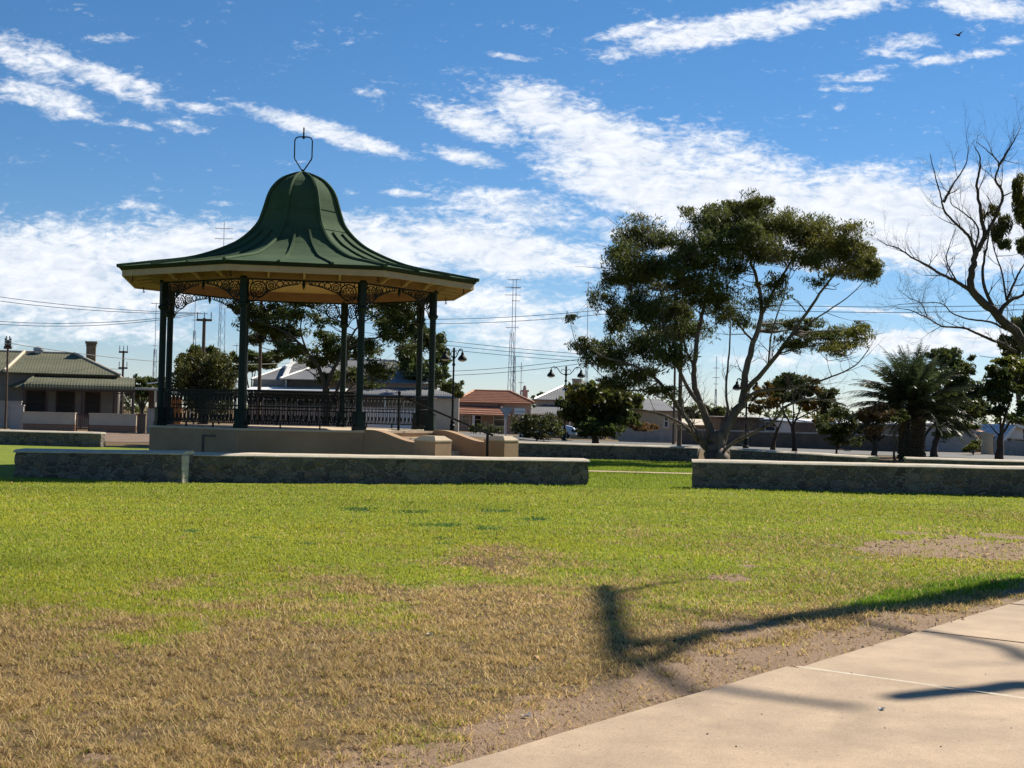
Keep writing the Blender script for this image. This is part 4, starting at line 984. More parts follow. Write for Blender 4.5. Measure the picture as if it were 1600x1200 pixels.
px_tree('background_tree', 'dark tall tree at the right edge behind the leafy street tree', 'tree', (1592, 700), 90,
    simple_limbs(1592, 700, 495, 22, 4, .25), [(1590, 512, 22, 16), (1575, 535, 16, 16), (1600, 540, 22, 22), (1582, 552, 16, 10), (1610, 510, 20, 20)], 'bark_dark', 'leaf_dark', .3, .1, 4500, depth=.8)
px_tree('dry_shrub', 'pinkish dry bush above the white paling fence', 'shrub', (1008, 694), 92,
    simple_limbs(1008, 694, 660, 18, 6, .05, .2), [(1008, 664, 16, 6), (995, 668, 10, 7), (1022, 668, 9, 6), (1008, 675, 18, 7)], 'bark_dark', 'leaf_rust', .2, .05, 2600, depth=.4, tone=lambda x, y: (1.6, 1.4, 1.5))
ru = lambda x, y: (1.5, .95, .6) if random.random() < .35 else ((1.25, 1.1, .7) if random.random() < .4 else (.75, .95, .8))
px_tree('autumn_tree', 'small rusty leaved tree with a straight trunk right of the gum, nearer the palm', 'tree', (1241, 704), 66,
    [([(1241, 706), (1240, 685), (1238, 665)], .11, .09, 0), ([(1238, 668), (1225, 645), (1205, 620), (1195, 605)], .06, .015), ([(1238, 668), (1250, 640), (1262, 610), (1280, 595)], .06, .015), ([(1238, 670), (1240, 640), (1236, 605), (1240, 588)], .05, .012), ([(1245, 655), (1275, 640), (1300, 625)], .04, .01)],
    [(1235, 596, 30, 14), (1210, 608, 22, 14), (1260, 605, 28, 16), (1240, 620, 30, 14), (1290, 618, 24, 14), (1270, 636, 26, 12, .7), (1205, 630, 18, 10, .5), (1300, 640, 24, 14, .7), (1285, 655, 24, 8, .5), (1190, 616, 12, 10, .5)], 'bark_dark', 'leaf_olive', .15, .07, 9500, depth=.7, tone=ru)
px_tree('autumn_tree', 'small leaning tree with thin foliage between the gum and the straight rusty tree', 'tree', (1206, 700), 70,
    [([(1206, 702), (1211, 685), (1216, 668)], .12, .08, 0), ([(1216, 670), (1200, 650), (1185, 632), (1172, 625)], .05, .012), ([(1216, 670), (1225, 645), (1218, 620)], .05, .012), ([(1210, 665), (1190, 660), (1172, 655)], .03, .01)],
    [(1215, 618, 20, 10, .6), (1195, 632, 18, 10, .4), (1180, 640, 14, 10, .3), (1222, 600, 16, 8, .6), (1176, 622, 10, 8, .3)], 'bark_dark', 'leaf_olive', .15, .07, 2600, depth=.5, tone=lambda x, y: (1.3, .95, .65), bare_tips=(.3, .5))
px_tree('young_tree', 'low dense green tree on the verge left of the palm', 'tree', (1308, 712), 62,
    simple_limbs(1308, 712, 640, 24, 5, .06, .2), [(1308, 668, 22, 16), (1290, 672, 14, 14), (1330, 670, 16, 18), (1312, 690, 26, 8, .7), (1338, 690, 12, 10, .6), (1318, 648, 20, 10), (1285, 655, 14, 10, .7)], 'bark_dark', 'leaf_olive', .12, .045, 6000, depth=.5, tone=lambda x, y: (.8, .95, .8))
px_tree('young_tree', 'small cut back tree with brown tufts on the verge left of the palm', 'tree', (1366, 718), 57,
    [([(1366, 720), (1367, 700), (1367, 688)], .12, .11, 0), ([(1367, 692), (1358, 680), (1352, 672)], .05, .02), ([(1367, 692), (1374, 680), (1382, 672)], .05, .02)],
    [(1360, 686, 11, 8, .6), (1372, 684, 12, 8, .6), (1366, 672, 16, 10, .6), (1368, 645, 24, 12, .9), (1348, 652, 16, 12, .7), (1388, 652, 16, 14, .7)], 'bark_dark', 'leaf_rust', .11, .05, 3400, depth=.4, tone=lambda x, y: (.75, .8, .8))
px_tree('young_tree', 'crooked dark stem of a young tree close to the palm trunk', 'tree', (1399, 720), 55,
    [([(1398, 722), (1397, 706), (1402, 690), (1398, 680), (1404, 668), (1410, 655)], .06, .03, 0), ([(1402, 692), (1392, 684), (1390, 676)], .02, .008)], [(1412, 650, 12, 8, .7), (1400, 656, 10, 7, .6)], 'bark_dark', 'leaf_dark', .11, .05, 900, depth=.3)
px_tree('broadleaf_tree', 'spreading dark tree behind the palm on its right side', 'tree', (1463, 716), 68,
    [([(1459, 718), (1461, 695), (1466, 672), (1466, 655)], .16, .12, 0), ([(1446, 716), (1442, 700), (1446, 680), (1462, 660)], .08, .06, .3), ([(1466, 665), (1480, 640), (1500, 615), (1520, 600)], .07, .015), ([(1464, 668), (1460, 640), (1470, 600), (1485, 570)], .08, .015), ([(1468, 668), (1495, 655), (1520, 648)], .05, .012)],
    [(1485, 565, 26, 18), (1465, 555, 20, 12), (1510, 575, 16, 12), (1495, 595, 30, 18), (1520, 615, 24, 20), (1480, 620, 34, 20), (1505, 640, 34, 16), (1530, 640, 16, 16), (1470, 650, 24, 12, .7), (1505, 665, 26, 9, .7), (1480, 680, 22, 8, .4), (1518, 560, 8, 5, .5), (1460, 590, 26, 18)], 'bark_dark', 'leaf_dark', .2, .09, 13000, depth=.8)
px_tree('broadleaf_tree', 'leafy street tree with an upright forked trunk near the right edge', 'tree', (1562, 718), 60,
    [([(1562, 720), (1563, 695), (1564, 678)], .16, .13, 0), ([(1564, 682), (1578, 660), (1598, 645), (1620, 630)], .07, .02), ([(1564, 680), (1572, 645), (1582, 615), (1590, 595)], .08, .02), ([(1562, 682), (1550, 668), (1543, 658)], .04, .015), ([(1564, 680), (1562, 640), (1556, 600)], .07, .015)],
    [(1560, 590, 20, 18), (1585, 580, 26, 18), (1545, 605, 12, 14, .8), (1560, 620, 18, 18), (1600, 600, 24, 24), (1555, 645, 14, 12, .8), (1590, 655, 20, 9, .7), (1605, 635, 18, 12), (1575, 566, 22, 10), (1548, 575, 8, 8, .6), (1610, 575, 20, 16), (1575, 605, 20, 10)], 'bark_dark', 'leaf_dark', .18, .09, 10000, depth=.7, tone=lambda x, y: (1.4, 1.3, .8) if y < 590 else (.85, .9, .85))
px_tree('shrub', 'light green shrub against the grey wall right of the palm', 'shrub', (1520, 708), 74,
    simple_limbs(1520, 708, 690, 10, 5, .03, .1), [(1518, 698, 12, 8), (1526, 694, 7, 8), (1508, 702, 8, 5)], 'bark_dark', 'leaf_olive', .14, .06, 1500, depth=.3, tone=lambda x, y: (1.3, 1.4, .8))

def palm():
    d = 60.0; b = P(1424, 720, d); b.z = -.05; t = thing('palm_tree', 'stout date palm with arching feather fronds and a shaggy trunk', 'palm', b)
    s = d/F_PX; H = (720-640)*s; tr = MB(); rng = random.Random(5)
    prof = [(.56, 0), (.52, .25), (.49, .8), (.51, 1.3), (.56, 1.8), (.62, H), (.45, H+.45), (.1, H+.6)]
    tr.lathe(prof, 20)
    for k in range(330):                                # old leaf bases in a spiral
        z = .05+(H+.3)*k/330; a = k*2.39996; r = np.interp(z, [p[1] for p in prof[:6]], [p[0] for p in prof[:6]])
        o = Vector((math.cos(a), math.sin(a), 0)); q = Vector((-math.sin(a), math.cos(a), 0)); p = o*(r-.03)+Vector((0, 0, z)); h = .11*rng.uniform(.8, 1.3); w = .085
        e = o*(r+.085*rng.uniform(.7, 1.4))+Vector((0, 0, z+h*.8))
        tr.add([p-q*w, p+q*w, p+q*w*.6+Vector((0, 0, h*1.3)), p-q*w*.6+Vector((0, 0, h*1.3)), e-q*w*.6, e+q*w*.6], [(0, 1, 5, 4), (4, 5, 2, 3), (0, 4, 3), (1, 2, 5)])
    tr.build('trunk', 'bark_palm', t)
    V = []; F = []; C = []; n = 0; top = Vector((0, 0, H+.35)); rach = MB()
    for k in range(120):
        a = k*2.39996+rng.uniform(-.2, .2); u = (k+.5)/120; el = math.pi/2*(.97-1.02*u**.9)+rng.uniform(-.1, .1)
        L = rng.uniform(2.8, 3.4)*(1-.12*(1-u)); p = top+Vector((math.cos(a), math.sin(a), 0))*.25*u-Vector((0, 0, .55*u)); pts = [p]; e = el
        for i in range(12):
            e -= (.020+.062*max(0.1, math.cos(e)))*(.5+i*.09); p = p+Vector((math.cos(a)*math.cos(e), math.sin(a)*math.cos(e), math.sin(e)))*L/12; pts.append(p)
        rach.tube(pts, [.028*(1-i/13)+.003 for i in range(13)], 4)
        side = Vector((-math.sin(a), math.cos(a), 0)); tone = rng.uniform(.7, 1.35)*(1.15 if u < .35 else .85)
        for i in range(52):
            f = .10+.9*i/52; x = f*12; j = min(11, int(x)); q = pts[j].lerp(pts[j+1], x-j); tn = (pts[j+1]-pts[j]).normalized(); up = side.cross(tn)
            ll = .46*math.sin(math.pi*min(1, .18+f*.82))**.6*rng.uniform(.85, 1.1)
            for sg in (-1, 1):
                dr = (side*sg*.72+tn*.62+up*(.28 if rng.random() < .7 else -.1)).normalized(); w = tn*.012
                V += [q-w, q+w, q+dr*ll*.6+w*.8-Vector((0, 0, .03)), q+dr*ll-Vector((0, 0, .10*ll/.45))]; F.append((n, n+1, n+2, n+3)); n += 4
                c = tone*rng.uniform(.8, 1.2); C += [(c, c, c)]*4
    rach.build('frond_stem', 'leaf_olive', t) if False else None
    npmesh('crown', np.array([tuple(v) for v in V]), np.array(F), 'leaf_palm', t, attr={'tint': np.array(C)})
    rm = rach.build('frond_ribs', 'bark_palm', t)
palm()

# ------------------------------------------------------------------ houses
def hip(mb, x0, x1, y0, y1, ze, zr, rx0, rx1, ry=None, th=.06):
    """hipped roof over a rectangle, ridge from rx0 to rx1"""
    ry = (y0+y1)/2 if ry is None else ry
    A_, B, C_, D_ = (x0, y0, ze), (x1, y0, ze), (x1, y1, ze), (x0, y1, ze); E_, F_ = (rx0, ry, zr), (rx1, ry, zr)
    mb.slab([A_, B, F_, E_], th); mb.slab([B, C_, F_], th); mb.slab([C_, D_, E_, F_], th); mb.slab([D_, A_, E_], th)
    return [(A_, E_), (B, F_), (C_, F_), (D_, E_), (E_, F_)]
def ridge_caps(mb, lines, r=.07, dz=.03):
    for a, b in lines: mb.tube([Vector(a)+Vector((0, 0, dz)), Vector(b)+Vector((0, 0, dz))], r, 6)
def window(t, x, z, w, h, y, frame='white_paint', pane='glass', dy=-1, label=None, name='window'):
    f = MB(); q = .07; e = .05*dy
    lo, hi = min(y, y+e), max(y, y+e)
    f.box(x, x+q, lo, hi, z, z+h); f.box(x+w-q, x+w, lo, hi, z, z+h); f.box(x+q, x+w-q, lo, hi, z, z+q); f.box(x+q, x+w-q, lo, hi, z+h-q, z+h); f.box(x+q, x+w-q, lo, hi, z+h/2-.025, z+h/2+.025)
    o = f.build(name, frame, t); MB().box(x+q, x+w-q, y+.012*dy-.004, y+.012*dy+.004, z+q, z+h-q).build('pane', pane, o); return o
def house(name, label, px, d, rz=0, cat='house'):
    p = Gd(px, d); return thing(name, label, cat, (p.x, d, p.z-.05), rz)
S = lambda d: F_PX/d                                       # pixels per metre at a distance

def cottage():
    d = 70; s = S(d); t = house('cottage', 'low cottage with rusty green iron roof, tall chimney and bullnose verandah', 0, d, R(15))
    X = lambda px: px/s*.965
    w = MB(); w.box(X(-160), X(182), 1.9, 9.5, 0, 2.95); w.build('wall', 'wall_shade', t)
    rf = MB(); ln = hip(rf, X(-175), X(184), 1.5, 10, 2.9, 4.10, X(-120), X(104)); r = rf.build('roof', 'iron_green_roof', t)
    rc = MB(); ridge_caps(rc, ln); 
    rc.tube([(X(20), 5.75, 4.14), (X(0), 1.5, 2.98)], .09, 6); rc.build('ridge_cap', 'coping', r)
    c = MB(); c.box(X(124), X(140), 5.2, 6.0, 3.3, 4.68); c.box(X(122), X(142), 5.1, 6.1, 4.68, 4.80); c.box(X(123), X(141), 5.15, 6.05, 4.56, 4.62); c.build('chimney', 'chimney', t)
    v = MB(); v.lathe([(.18, 0), (.18, .14), (.3, .18), (.28, .3), (.1, .38)], 12, (X(44), 5.6, 4.05)); v.build('roof_vent', 'galv', t)
    # bullnose verandah roof
    va = MB(); pr = [(1.92, 2.78), (1.3, 2.66), (.6, 2.50), (.2, 2.40), (.0, 2.30), (-.1, 2.16), (-.1, 2.08)]
    x0, x1 = X(36), X(209); n = len(pr)
    for i, (y, z) in enumerate(pr):
        va.v += [(x0+(X(14) if i == 0 else X(14)*(y/1.92 if y > 0 else 0)), y, z), (x1, y, z)]
    for i in range(n-1): k = 2*i; va.f.append((k, k+1, k+3, k+2))
    m = len(va.v); va.add([(X(50), 1.92, 2.78), (x0, -.1, 2.1), (X(2), 1.9, 2.14)], [(0, 2, 1)])
    va.tube([(X(50), 1.92, 2.80), (X(40), .6, 2.5), (x0, -.05, 2.25)], .05, 5)
    va.build('verandah_roof', 'iron_green_roof', t)
    b = MB(); b.box(X(33), X(210), -.06, .02, 1.98, 2.10); b.build('verandah_beam', 'trim_dark', t)
    for px in (36, 72, 126, 176, 206):
        k = MB(); k.box(X(px)-.05, X(px)+.05, -.04, .06, 0, 1.98); k.build('verandah_post', 'trim_dark', t)
    la = MB()
    for i in range(12): la.box(X(178)+i*.085, X(178)+i*.085+.03, -.03, -.01, .7, 1.95)
    la.box(X(177), X(206), -.035, -.005, 1.9, 1.95); la.build('lattice', 'trim_dark', t)
    window(t, X(82), .5, .95, 1.55, 1.9, 'trim_dark', 'dark_opening', name='door'); window(t, X(34), .8, 1.0, 1.2, 1.9, 'trim_dark', 'dark_opening'); window(t, X(128), .6, .8, 1.4, 1.9, 'trim_dark', 'dark_opening')
    MB().box(X(30), X(212), -.1, 1.9, -.1, .12).build('verandah_floor', 'stone_dark', t)
cottage()
def front_fence(px0, px1, label, d=67.0):
    a, b = Gd(px0, d), Gd(px1, d); t = thing('fence_wall', label, 'fence', (a.x, d, a.z)); L = b.x-a.x
    MB().box(0, L, -.06, .06, -.1, .34).build('brick_base', 'brick', t); MB().box(.0, L, -.075, .075, .34, .86).build('rendered_panel', 'wall_cream', t)
    MB().box(-.02, L+.02, -.1, .1, .86, .91).build('cap', 'wall_cream', t)
front_fence(37, 118, 'low cream wall on a brick base left of the cottage gate'); front_fence(140, 213, 'low cream wall on a brick base right of the cottage gate')
def gate_box(px0, px1, py0, d, m, label, name, cat, parts='panel'):
    a, b = Gd(px0, d), Gd(px1, d); h = (P(px0, py0, d).z-a.z); t = thing(name, label, cat, (a.x, d, a.z)); L = b.x-a.x
    MB().box(0, L, -.05, .05, -.05, h).build(parts, m, t); MB().box(-.03, L+.03, -.08, .08, h, h+.06).build('cap', m, t); return t
gate_box(17, 37, 634, 67.2, 'wall_grey', 'pale grey gate panel beside the cottage front wall', 'side_gate', 'gate')
gate_box(-30, 33, 627, 69.5, 'grey_timber', 'weathered corrugated fence behind the pale gate panel at the left edge', 'fence', 'fence')
gate_box(215, 228, 648, 67.0, 'wall_brown', 'brown square gate pillar right of the cottage wall', 'gate_pillar', 'pillar', 'shaft')
gate_box(230, 262, 640, 66.8, 'grey_timber', 'grey timber gate beside the brown pillar at the bandstand edge', 'side_gate', 'gate')
t = house('garden_gate', 'dark open gateway between the two cream cottage walls', 119, 67.3, cat='gate')
g = MB(); g.box(0, .06, -.03, .03, 0, .95); g.box(.6, .66, -.03, .03, 0, .95); g.box(.06, .6, -.015, .015, .85, .89); g.box(.06, .6, -.015, .015, .15, .19)
for i in range(6): g.box(.1+i*.085, .115+i*.085, -.01, .01, .19, .85)
g.build('gate_leaf', 'trim_dark', t)
def carport():
    d = 80; s = S(d); t = house('carport', 'flat roofed carport with orange wall between cottage and bandstand', 208, d); X = lambda px: (px-208)/s
    MB().slab([(X(205), -.6, 2.35), (X(262), -.6, 2.30), (X(262), 4, 2.36), (X(205), 4, 2.40)], .12).build('roof', 'galv', t)
    MB().slab([(X(212), 2.2, 2.66), (X(250), 1.0, 2.82), (X(250), 1.5, 2.84), (X(212), 2.7, 2.68)], .06).build('awning', 'white_roof', t)
    MB().box(X(226), X(262), 3.2, 3.3, 0, 1.9).build('back_wall', 'wall_orange', t); MB().box(X(210), X(226), 3.0, 3.1, 0, 2.3).build('side_wall', 'wall_brown', t)
    for px in (211, 245): MB().box(X(px)-.05, X(px)+.05, -.5, -.4, 0, 2.3).build('post', 'white_paint', t)
carport()
gate_box(228, 300, 671, 66.0, 'stone_dark', 'low dark stone edging along the bare verge left of the bandstand', 'edging', 'edging', 'row') if False else None

def villa():
    d = 92; s = S(d); t = house('villa', 'large grey hip roofed house behind the bandstand with a long verandah', 380, d); X = lambda px: (px-380)/s
    MB().box(X(386), X(664), 3.0, 14, 0, 3.35).build('wall', 'wall_pink', t)
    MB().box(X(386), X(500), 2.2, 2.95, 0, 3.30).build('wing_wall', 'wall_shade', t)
    rf = MB(); ln = hip(rf, X(380), X(672), 2.5, 14.5, 3.28, 5.0, X(448), X(600)); r = rf.build('roof', 'iron_grey_roof', t)
    g = MB(); ln2 = hip(g, X(434), X(545), .6, 9, 3.34, 4.6, X(487), X(492), 5.4); g.build('front_roof', 'iron_grey_roof', t)
    rc = MB(); ridge_caps(rc, ln+ln2, .08); rc.slab([(X(430), 6.5, 4.95), (X(435), 6.5, 4.95), (X(440), 1.7, 3.42), (X(433), 1.7, 3.42)], .1); rc.build('ridge_cap', 'white_paint', r)
    va = MB(); pr = [(3.0, 2.95), (2.0, 2.82), (1.0, 2.66), (.5, 2.55), (.25, 2.42), (.15, 2.26)]; n = len(pr)
    for i, (y, z) in enumerate(pr): va.v += [(X(560), y, z), (X(668)+X(422)*(1-(y-.15)/2.85)*1.0, y, z)]
    for i in range(n-1): k = 2*i; va.f.append((k, k+1, k+3, k+2))
    va.add([(X(668), 3.0, 2.95), (X(711), .15, 2.26), (X(711), 5, 2.26)], [(0, 1, 2)])
    va.build('verandah_roof', 'iron_grey_roof', t)
    MB().slab([(X(384), -.5, 2.55), (X(540), -.5, 2.62), (X(540), 2.2, 2.86), (X(384), 2.2, 2.80)], .1).build('awning', 'white_roof', t)
    MB().box(X(676), X(709), .5, 6, 0, 2.25).build('side_wall', 'wall_cream', t); MB().box(X(709), X(716), .45, 1.0, 0, 2.3).build('corner_pier', 'wall_cream', t)
    MB().box(X(600), X(676), 1.2, 1.4, 0, 2.2).build('verandah_wall', 'wall_cream', t)
    for px in (560, 600): MB().box(X(px)-.06, X(px)+.06, .2, .32, 0, 2.3).build('verandah_post', 'white_paint', t)
    MB().box(X(437), X(439), 1.9, 2.15, 2.8, 3.3).build('downpipe', 'white_paint', t)
    MB().box(X(560), X(600), .3, .5, 0, 1.9).build('screen', 'wall_brown', t)
    for px in (400, 455, 520, 628): window(t, X(px), .6, 1.0, 1.4, 2.2 if px < 500 else (3.0 if px < 560 else 1.2), 'white_paint')
villa()
def red_house():
    d = 112; s = S(d); t = house('tiled_house', 'small house with a red tiled roof and red tiled verandah', 712, d); X = lambda px: (px-712)/s; z0 = tz(t.location.x, d)-.05
    Z = lambda py, px=770: (P(px, py, d).z-z0)
    MB().box(X(715), X(830), 3, 11, 0, Z(627)).build('wall', 'wall_pink', t)
    rf = MB(); ln = hip(rf, X(708), X(836), 2.6, 11.5, Z(628), Z(609), X(736), X(796)); r = rf.build('roof', 'tile_red', t)
    ti = MB()
    for i in range(7):
        u = (i+.5)/7; a = Vector((X(708)+(X(736)-X(708))*u, 2.6+4.45*u, Z(628)+(Z(609)-Z(628))*u+.05)); b = Vector((X(836)+(X(796)-X(836))*u, a.y, a.z)); ti.obox(a, b, .1, .05)
    ti.build('tile_course', 'tile_red', r); rc = MB(); ridge_caps(rc, ln, .1); rc.build('ridge_cap', 'tile_ridge', r)
    v = MB(); v.slab([(X(713), 0, Z(647)), (X(794), 0, Z(648)), (X(780), 3, Z(634)), (X(713), 3, Z(633))], .08); v.slab([(X(794), 0, Z(648)), (X(800), 3, Z(648)), (X(780), 3, Z(634))], .08); vo = v.build('verandah_roof', 'tile_red', t)
    ti = MB()
    for i in range(4): u = (i+.5)/4; ti.obox((X(713), 3*u, Z(647)+(Z(633)-Z(647))*u+.05), (X(794)-(X(794)-X(780))*u, 3*u, Z(648)+(Z(634)-Z(648))*u+.05), .1, .05)
    ti.tube([(X(794), 0, Z(648)+.04), (X(780), 3, Z(634)+.04)], .12, 6); ti.build('tile_course', 'tile_red', vo)
    MB().box(X(713), X(794), .05, .2, Z(650), Z(647)-.05).build('verandah_beam', 'wall_beige', t)
    for px in (716, 740, 790): MB().box(X(px)-.1, X(px)+.1, .05, .25, 0, Z(650)).build('verandah_post', 'white_paint', t)
    window(t, X(738), .3, .7, 1.7, 3.0, 'white_paint', 'dark_opening', name='door'); window(t, X(770), .6, 1.1, 1.2, 3.0); window(t, X(720), .6, .7, 1.2, 3.0)
    c = MB(); c.box(X(816), X(825), 6, 6.6, Z(632), Z(609)); c.box(X(814), X(827), 5.9, 6.7, Z(609), Z(606)); c.lathe([(.16, 0), (.14, .25), (.08, .38)], 10, ((X(820)), 6.3, Z(606))); c.build('chimney', 'wall_pink', t)
red_house()
def grey_house():
    d = 120; s = S(d); t = house('verandah_house', 'grey roofed house half hidden behind the round dark tree', 838, d); X = lambda px: (px-838)/s; z0 = tz(t.location.x, d)-.05
    Z = lambda py, px=870: (P(px, py, d).z-z0)
    MB().box(X(840), X(950), 3, 12, 0, Z(622)).build('wall', 'wall_cream', t)
    rf = MB(); ln = hip(rf, X(835), X(960), 2.6, 12.5, Z(624), Z(600), X(884), X(905)); r = rf.build('roof', 'iron_grey_roof', t); rc = MB(); ridge_caps(rc, ln, .08); rc.build('ridge_cap', 'galv', r)
    MB().slab([(X(810), -.6, Z(647)), (X(930), -.6, Z(648)), (X(930), 3, Z(632)), (X(850), 3, Z(632))], .1).build('verandah_roof', 'iron_grey_roof', t)
    MB().box(X(812), X(930), -.6, -.5, Z(650), Z(646.5)).build('verandah_beam', 'white_paint', t)
    for px in (815, 850, 890): MB().box(X(px)-.07, X(px)+.07, -.5, -.36, 0, Z(650)).build('verandah_post', 'white_paint', t)
    window(t, X(850), .7, 1.2, 1.3, 3.0)
    c = MB(); c.box(X(899), X(914), 7, 7.8, Z(606), Z(590)); c.box(X(898), X(915), 6.9, 7.9, Z(590), Z(587.5)); c.build('chimney', 'wall_pink', t)
grey_house()
def side_house():
    d = 100; s = S(d); t = house('plain_house', 'plain beige side of a house behind the white paling fence', 970, d); X = lambda px: (px-970)/s; z0 = tz(t.location.x, d)-.05; Z = lambda py: (P(1010, py, d).z-z0)
    MB().box(X(965), X(1058), 0, 9, 0, Z(640)).build('wall', 'wall_beige', t)
    rf = MB(); hip(rf, X(960), X(1063), -.4, 9.4, Z(641), Z(622), X(985), X(1040)); rf.build('roof', 'iron_grey_roof', t)
    window(t, X(1037), Z(668), X(978), Z(647)-Z(668), 0.0)
side_house()

def long_fence(px0, px1, d0, d1, py0, m, label, name='fence', cat='fence', posts=None, ragged=0, th=.12):
    a, b = Gd(px0, d0), Gd(px1, d1); h = P(px0, py0, d0).z-a.z; ang = math.atan2(d1-d0, b.x-a.x); L = (Vector((b.x, d1, 0))-Vector((a.x, d0, 0))).length
    t = thing(name, label, cat, (a.x, d0, a.z), ang)
    if ragged:
        n = int(L/.17)
        k = MB()
        for i in range(n): w = L/n; k.box(i*w+.006, (i+1)*w-.006, -.012, .012, -.05, h+random.uniform(-ragged, ragged)+(.12 if i > n*.55 else 0))
        k.build('palings', m, t)
        MB().box(0, L, .014, .06, .3, .38).build('rail', m, t)
    else:
        MB().box(0, L, -th/2, th/2, -.1, h).build('panel', m, t); MB().box(-.02, L+.02, -th/2-.03, th/2+.03, h, h+.07).build('capping', 'wall_grey', t)
    return t
long_fence(967, 1057, 90, 90, 673, 'grey_timber', 'white weathered paling fence left of the utility poles', 'paling_fence', ragged=.03)
long_fence(1064, 1438, 86, 77.5, 672, 'wall_brown', 'long brown masonry wall across the road behind the gum tree', 'street_wall', 'wall')
long_fence(388, 562, 84, 84, 634, 'wall_pink', 'pinkish rendered wall in front of the grey hip roofed house, behind the bandstand railing', 'fence_wall', 'fence')
long_fence(566, 676, 86, 86, 637, 'white_paint', 'pale wall along the verandah, seen through the right back railing of the bandstand', 'fence_wall', 'fence')
def shed(px0, px1, py_eave, py_ridge, d, dep, wallm, roofm, label, name='shed', slope=0, over=.3, cat='shed', wins=()):
    s = S(d); t = house(name, label, px0, d, cat=cat); z0 = t.location.z; L = (px1-px0)/s; c = (px0+px1)/2; ze = P(c, py_eave, d).z-z0; zr = P(c, py_ridge, d).z-z0
    MB().box(0, L, 0, dep, 0, ze-.08).build('wall', wallm, t)
    MB().slab([(-over, -over, ze), (L+over, -over, ze), (L+over, dep+over, zr), (-over, dep+over, zr)], .09).build('roof', roofm, t)
    for x, z, w, h in wins: window(t, x*L, z, w, h, 0.0)
    return t
shed(1080, 1122, 664, 655, 108, 8, 'wall_shade', 'coping', 'pale roofed shed seen through the gum trunks')
shed(1126, 1186, 652, 650.5, 100, 6, 'wall_brown', 'trim_dark', 'brown flat roofed block right of the gum trunk')
shed(1184, 1240, 655, 652, 112, 8, 'wall_shade', 'galv', 'grey outbuilding behind the leaning small tree', wins=((.2, 1.2, 1.0, .8), (.6, 1.2, 1.2, .8)))
shed(1242, 1283, 659, 656, 104, 8, 'white_paint', 'galv', 'pale weatherboard outbuilding behind the brown wall')
shed(1284, 1390, 661, 656, 92, 9, 'wall_brown', 'white_roof', 'long white roofed outbuilding left of the palm', wins=((.1, 1.3, .5, .6),))
shed(1390, 1480, 663, 657, 90, 8, 'wall_beige', 'white_roof', 'tan outbuilding with white roof directly behind the palm trunk')
shed(1470, 1526, 663, 659, 82, 8, 'wall_grey', 'white_roof', 'plain grey walled building right of the palm')
gate_box(1534, 1552, 678, 76.5, 'wall_beige', 'cream square pillar left of the leafy street tree', 'gate_pillar', 'pillar', 'shaft')
shed(1536, 1575, 681, 662, 84, 7, 'wall_beige', 'tile_ridge', 'small building with a sloping tan roof behind the cream pillar')
def gable_house():
    d = 82; s = S(d); t = house('gabled_house', 'low gabled house with white bargeboards at the right edge', 1566, d); X = lambda px: (px-1566)/s; Z = lambda py: P(1590, py, d).z
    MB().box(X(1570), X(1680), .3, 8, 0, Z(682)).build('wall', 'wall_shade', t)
    r = MB(); a, b, c = X(1562), X(1584), X(1640)
    r.slab([(X(1566), -.2, Z(688)), (X(1586), -.2, Z(662)), (X(1586), 8, Z(662)), (X(1566), 8, Z(688))], .08); r.slab([(X(1586), -.2, Z(662)), (X(1680), -.2, Z(690)), (X(1680), 8, Z(690)), (X(1586), 8, Z(662))], .08); r.build('roof', 'galv', t)
    k = MB(); k.obox((X(1586), -.24, Z(663)), (X(1680), -.24, Z(691)), .05, .16); k.obox((X(1586), -.24, Z(663)), (X(1566), -.24, Z(689)), .05, .16); k.build('bargeboard', 'white_paint', t)
    g = MB(); g.slab([(X(1571), .1, Z(684)), (X(1600), .1, Z(684)), (X(1600), .1, Z(668)), (X(1586), .1, Z(664.5))], .05); g.build('gable_wall', 'white_paint', t)
    window(t, X(1584), Z(694), .8, .7, .3)
gable_house()
long_fence(1553, 1660, 76, 73, 688, 'grey_timber', 'grey timber fence with low posts at the right edge', 'paling_fence', ragged=.04)

# ------------------------------------------------------------------ street furniture, poles and wires
def street_lamp(px, d, py_top, spread, label, rz):
    p = Gd(px, d); H = P(px, py_top, d).z-p.z; t = thing('street_lamp', label, 'street lamp', p, rz, 'heritage style street lamps')
    b = MB(); b.lathe([(.17, 0), (.17, .12), (.13, .18), (.13, .55), (.16, .58), (.10, .66), (.12, .8), (.06, .92)], 12); b.build('pedestal', 'black_iron', t)
    c = MB(); c.lathe([(.062, .9), (.055, 1.9), (.075, 1.93), (.055, 1.98), (.048, H-1.0), (.09, H-.97), (.09, H-.90), (.055, H-.85), (.055, H-.62), (.085, H-.60), (.085, H-.5), (.06, H-.45), (.06, H-.05), (.07, H-.03), (.03, H)], 10); c.build('pole', 'black_iron', t)
    for s in (-1, 1):
        a = MB(); q = lambda x, z: (x*s*spread, 0, H+z)
        a.tube(catmull([q(.05, -.52), q(.25, -.50), q(.42, -.35), q(.58, -.14), q(.75, -.06), q(.95, -.10), q(1.0, -.25)], 4), .028, 6)
        a.tube(catmull([q(.06, -.28), q(.2, -.2), q(.32, -.26), q(.28, -.36)], 3), .018, 5); a.ring(q(.74, -.14), (1, 0, 0), (0, 0, 1), .06*spread, .015, 8, 4)
        ar = a.build('arm', 'black_iron', t)
        l = MB(); l.lathe([(.03, 0), (.07, -.03), (.08, -.14), (.22, -.30), (.25, -.38), (.255, -.44)], 14, q(1.0, -.22)); l.build('lamp_shade', 'black_iron', t)
        MB().lathe([(.22, 0), (.2, -.04), (.08, -.09)], 12, q(1.0, -.655)).build('lamp_lens', 'lamp_glass', t)
    return t
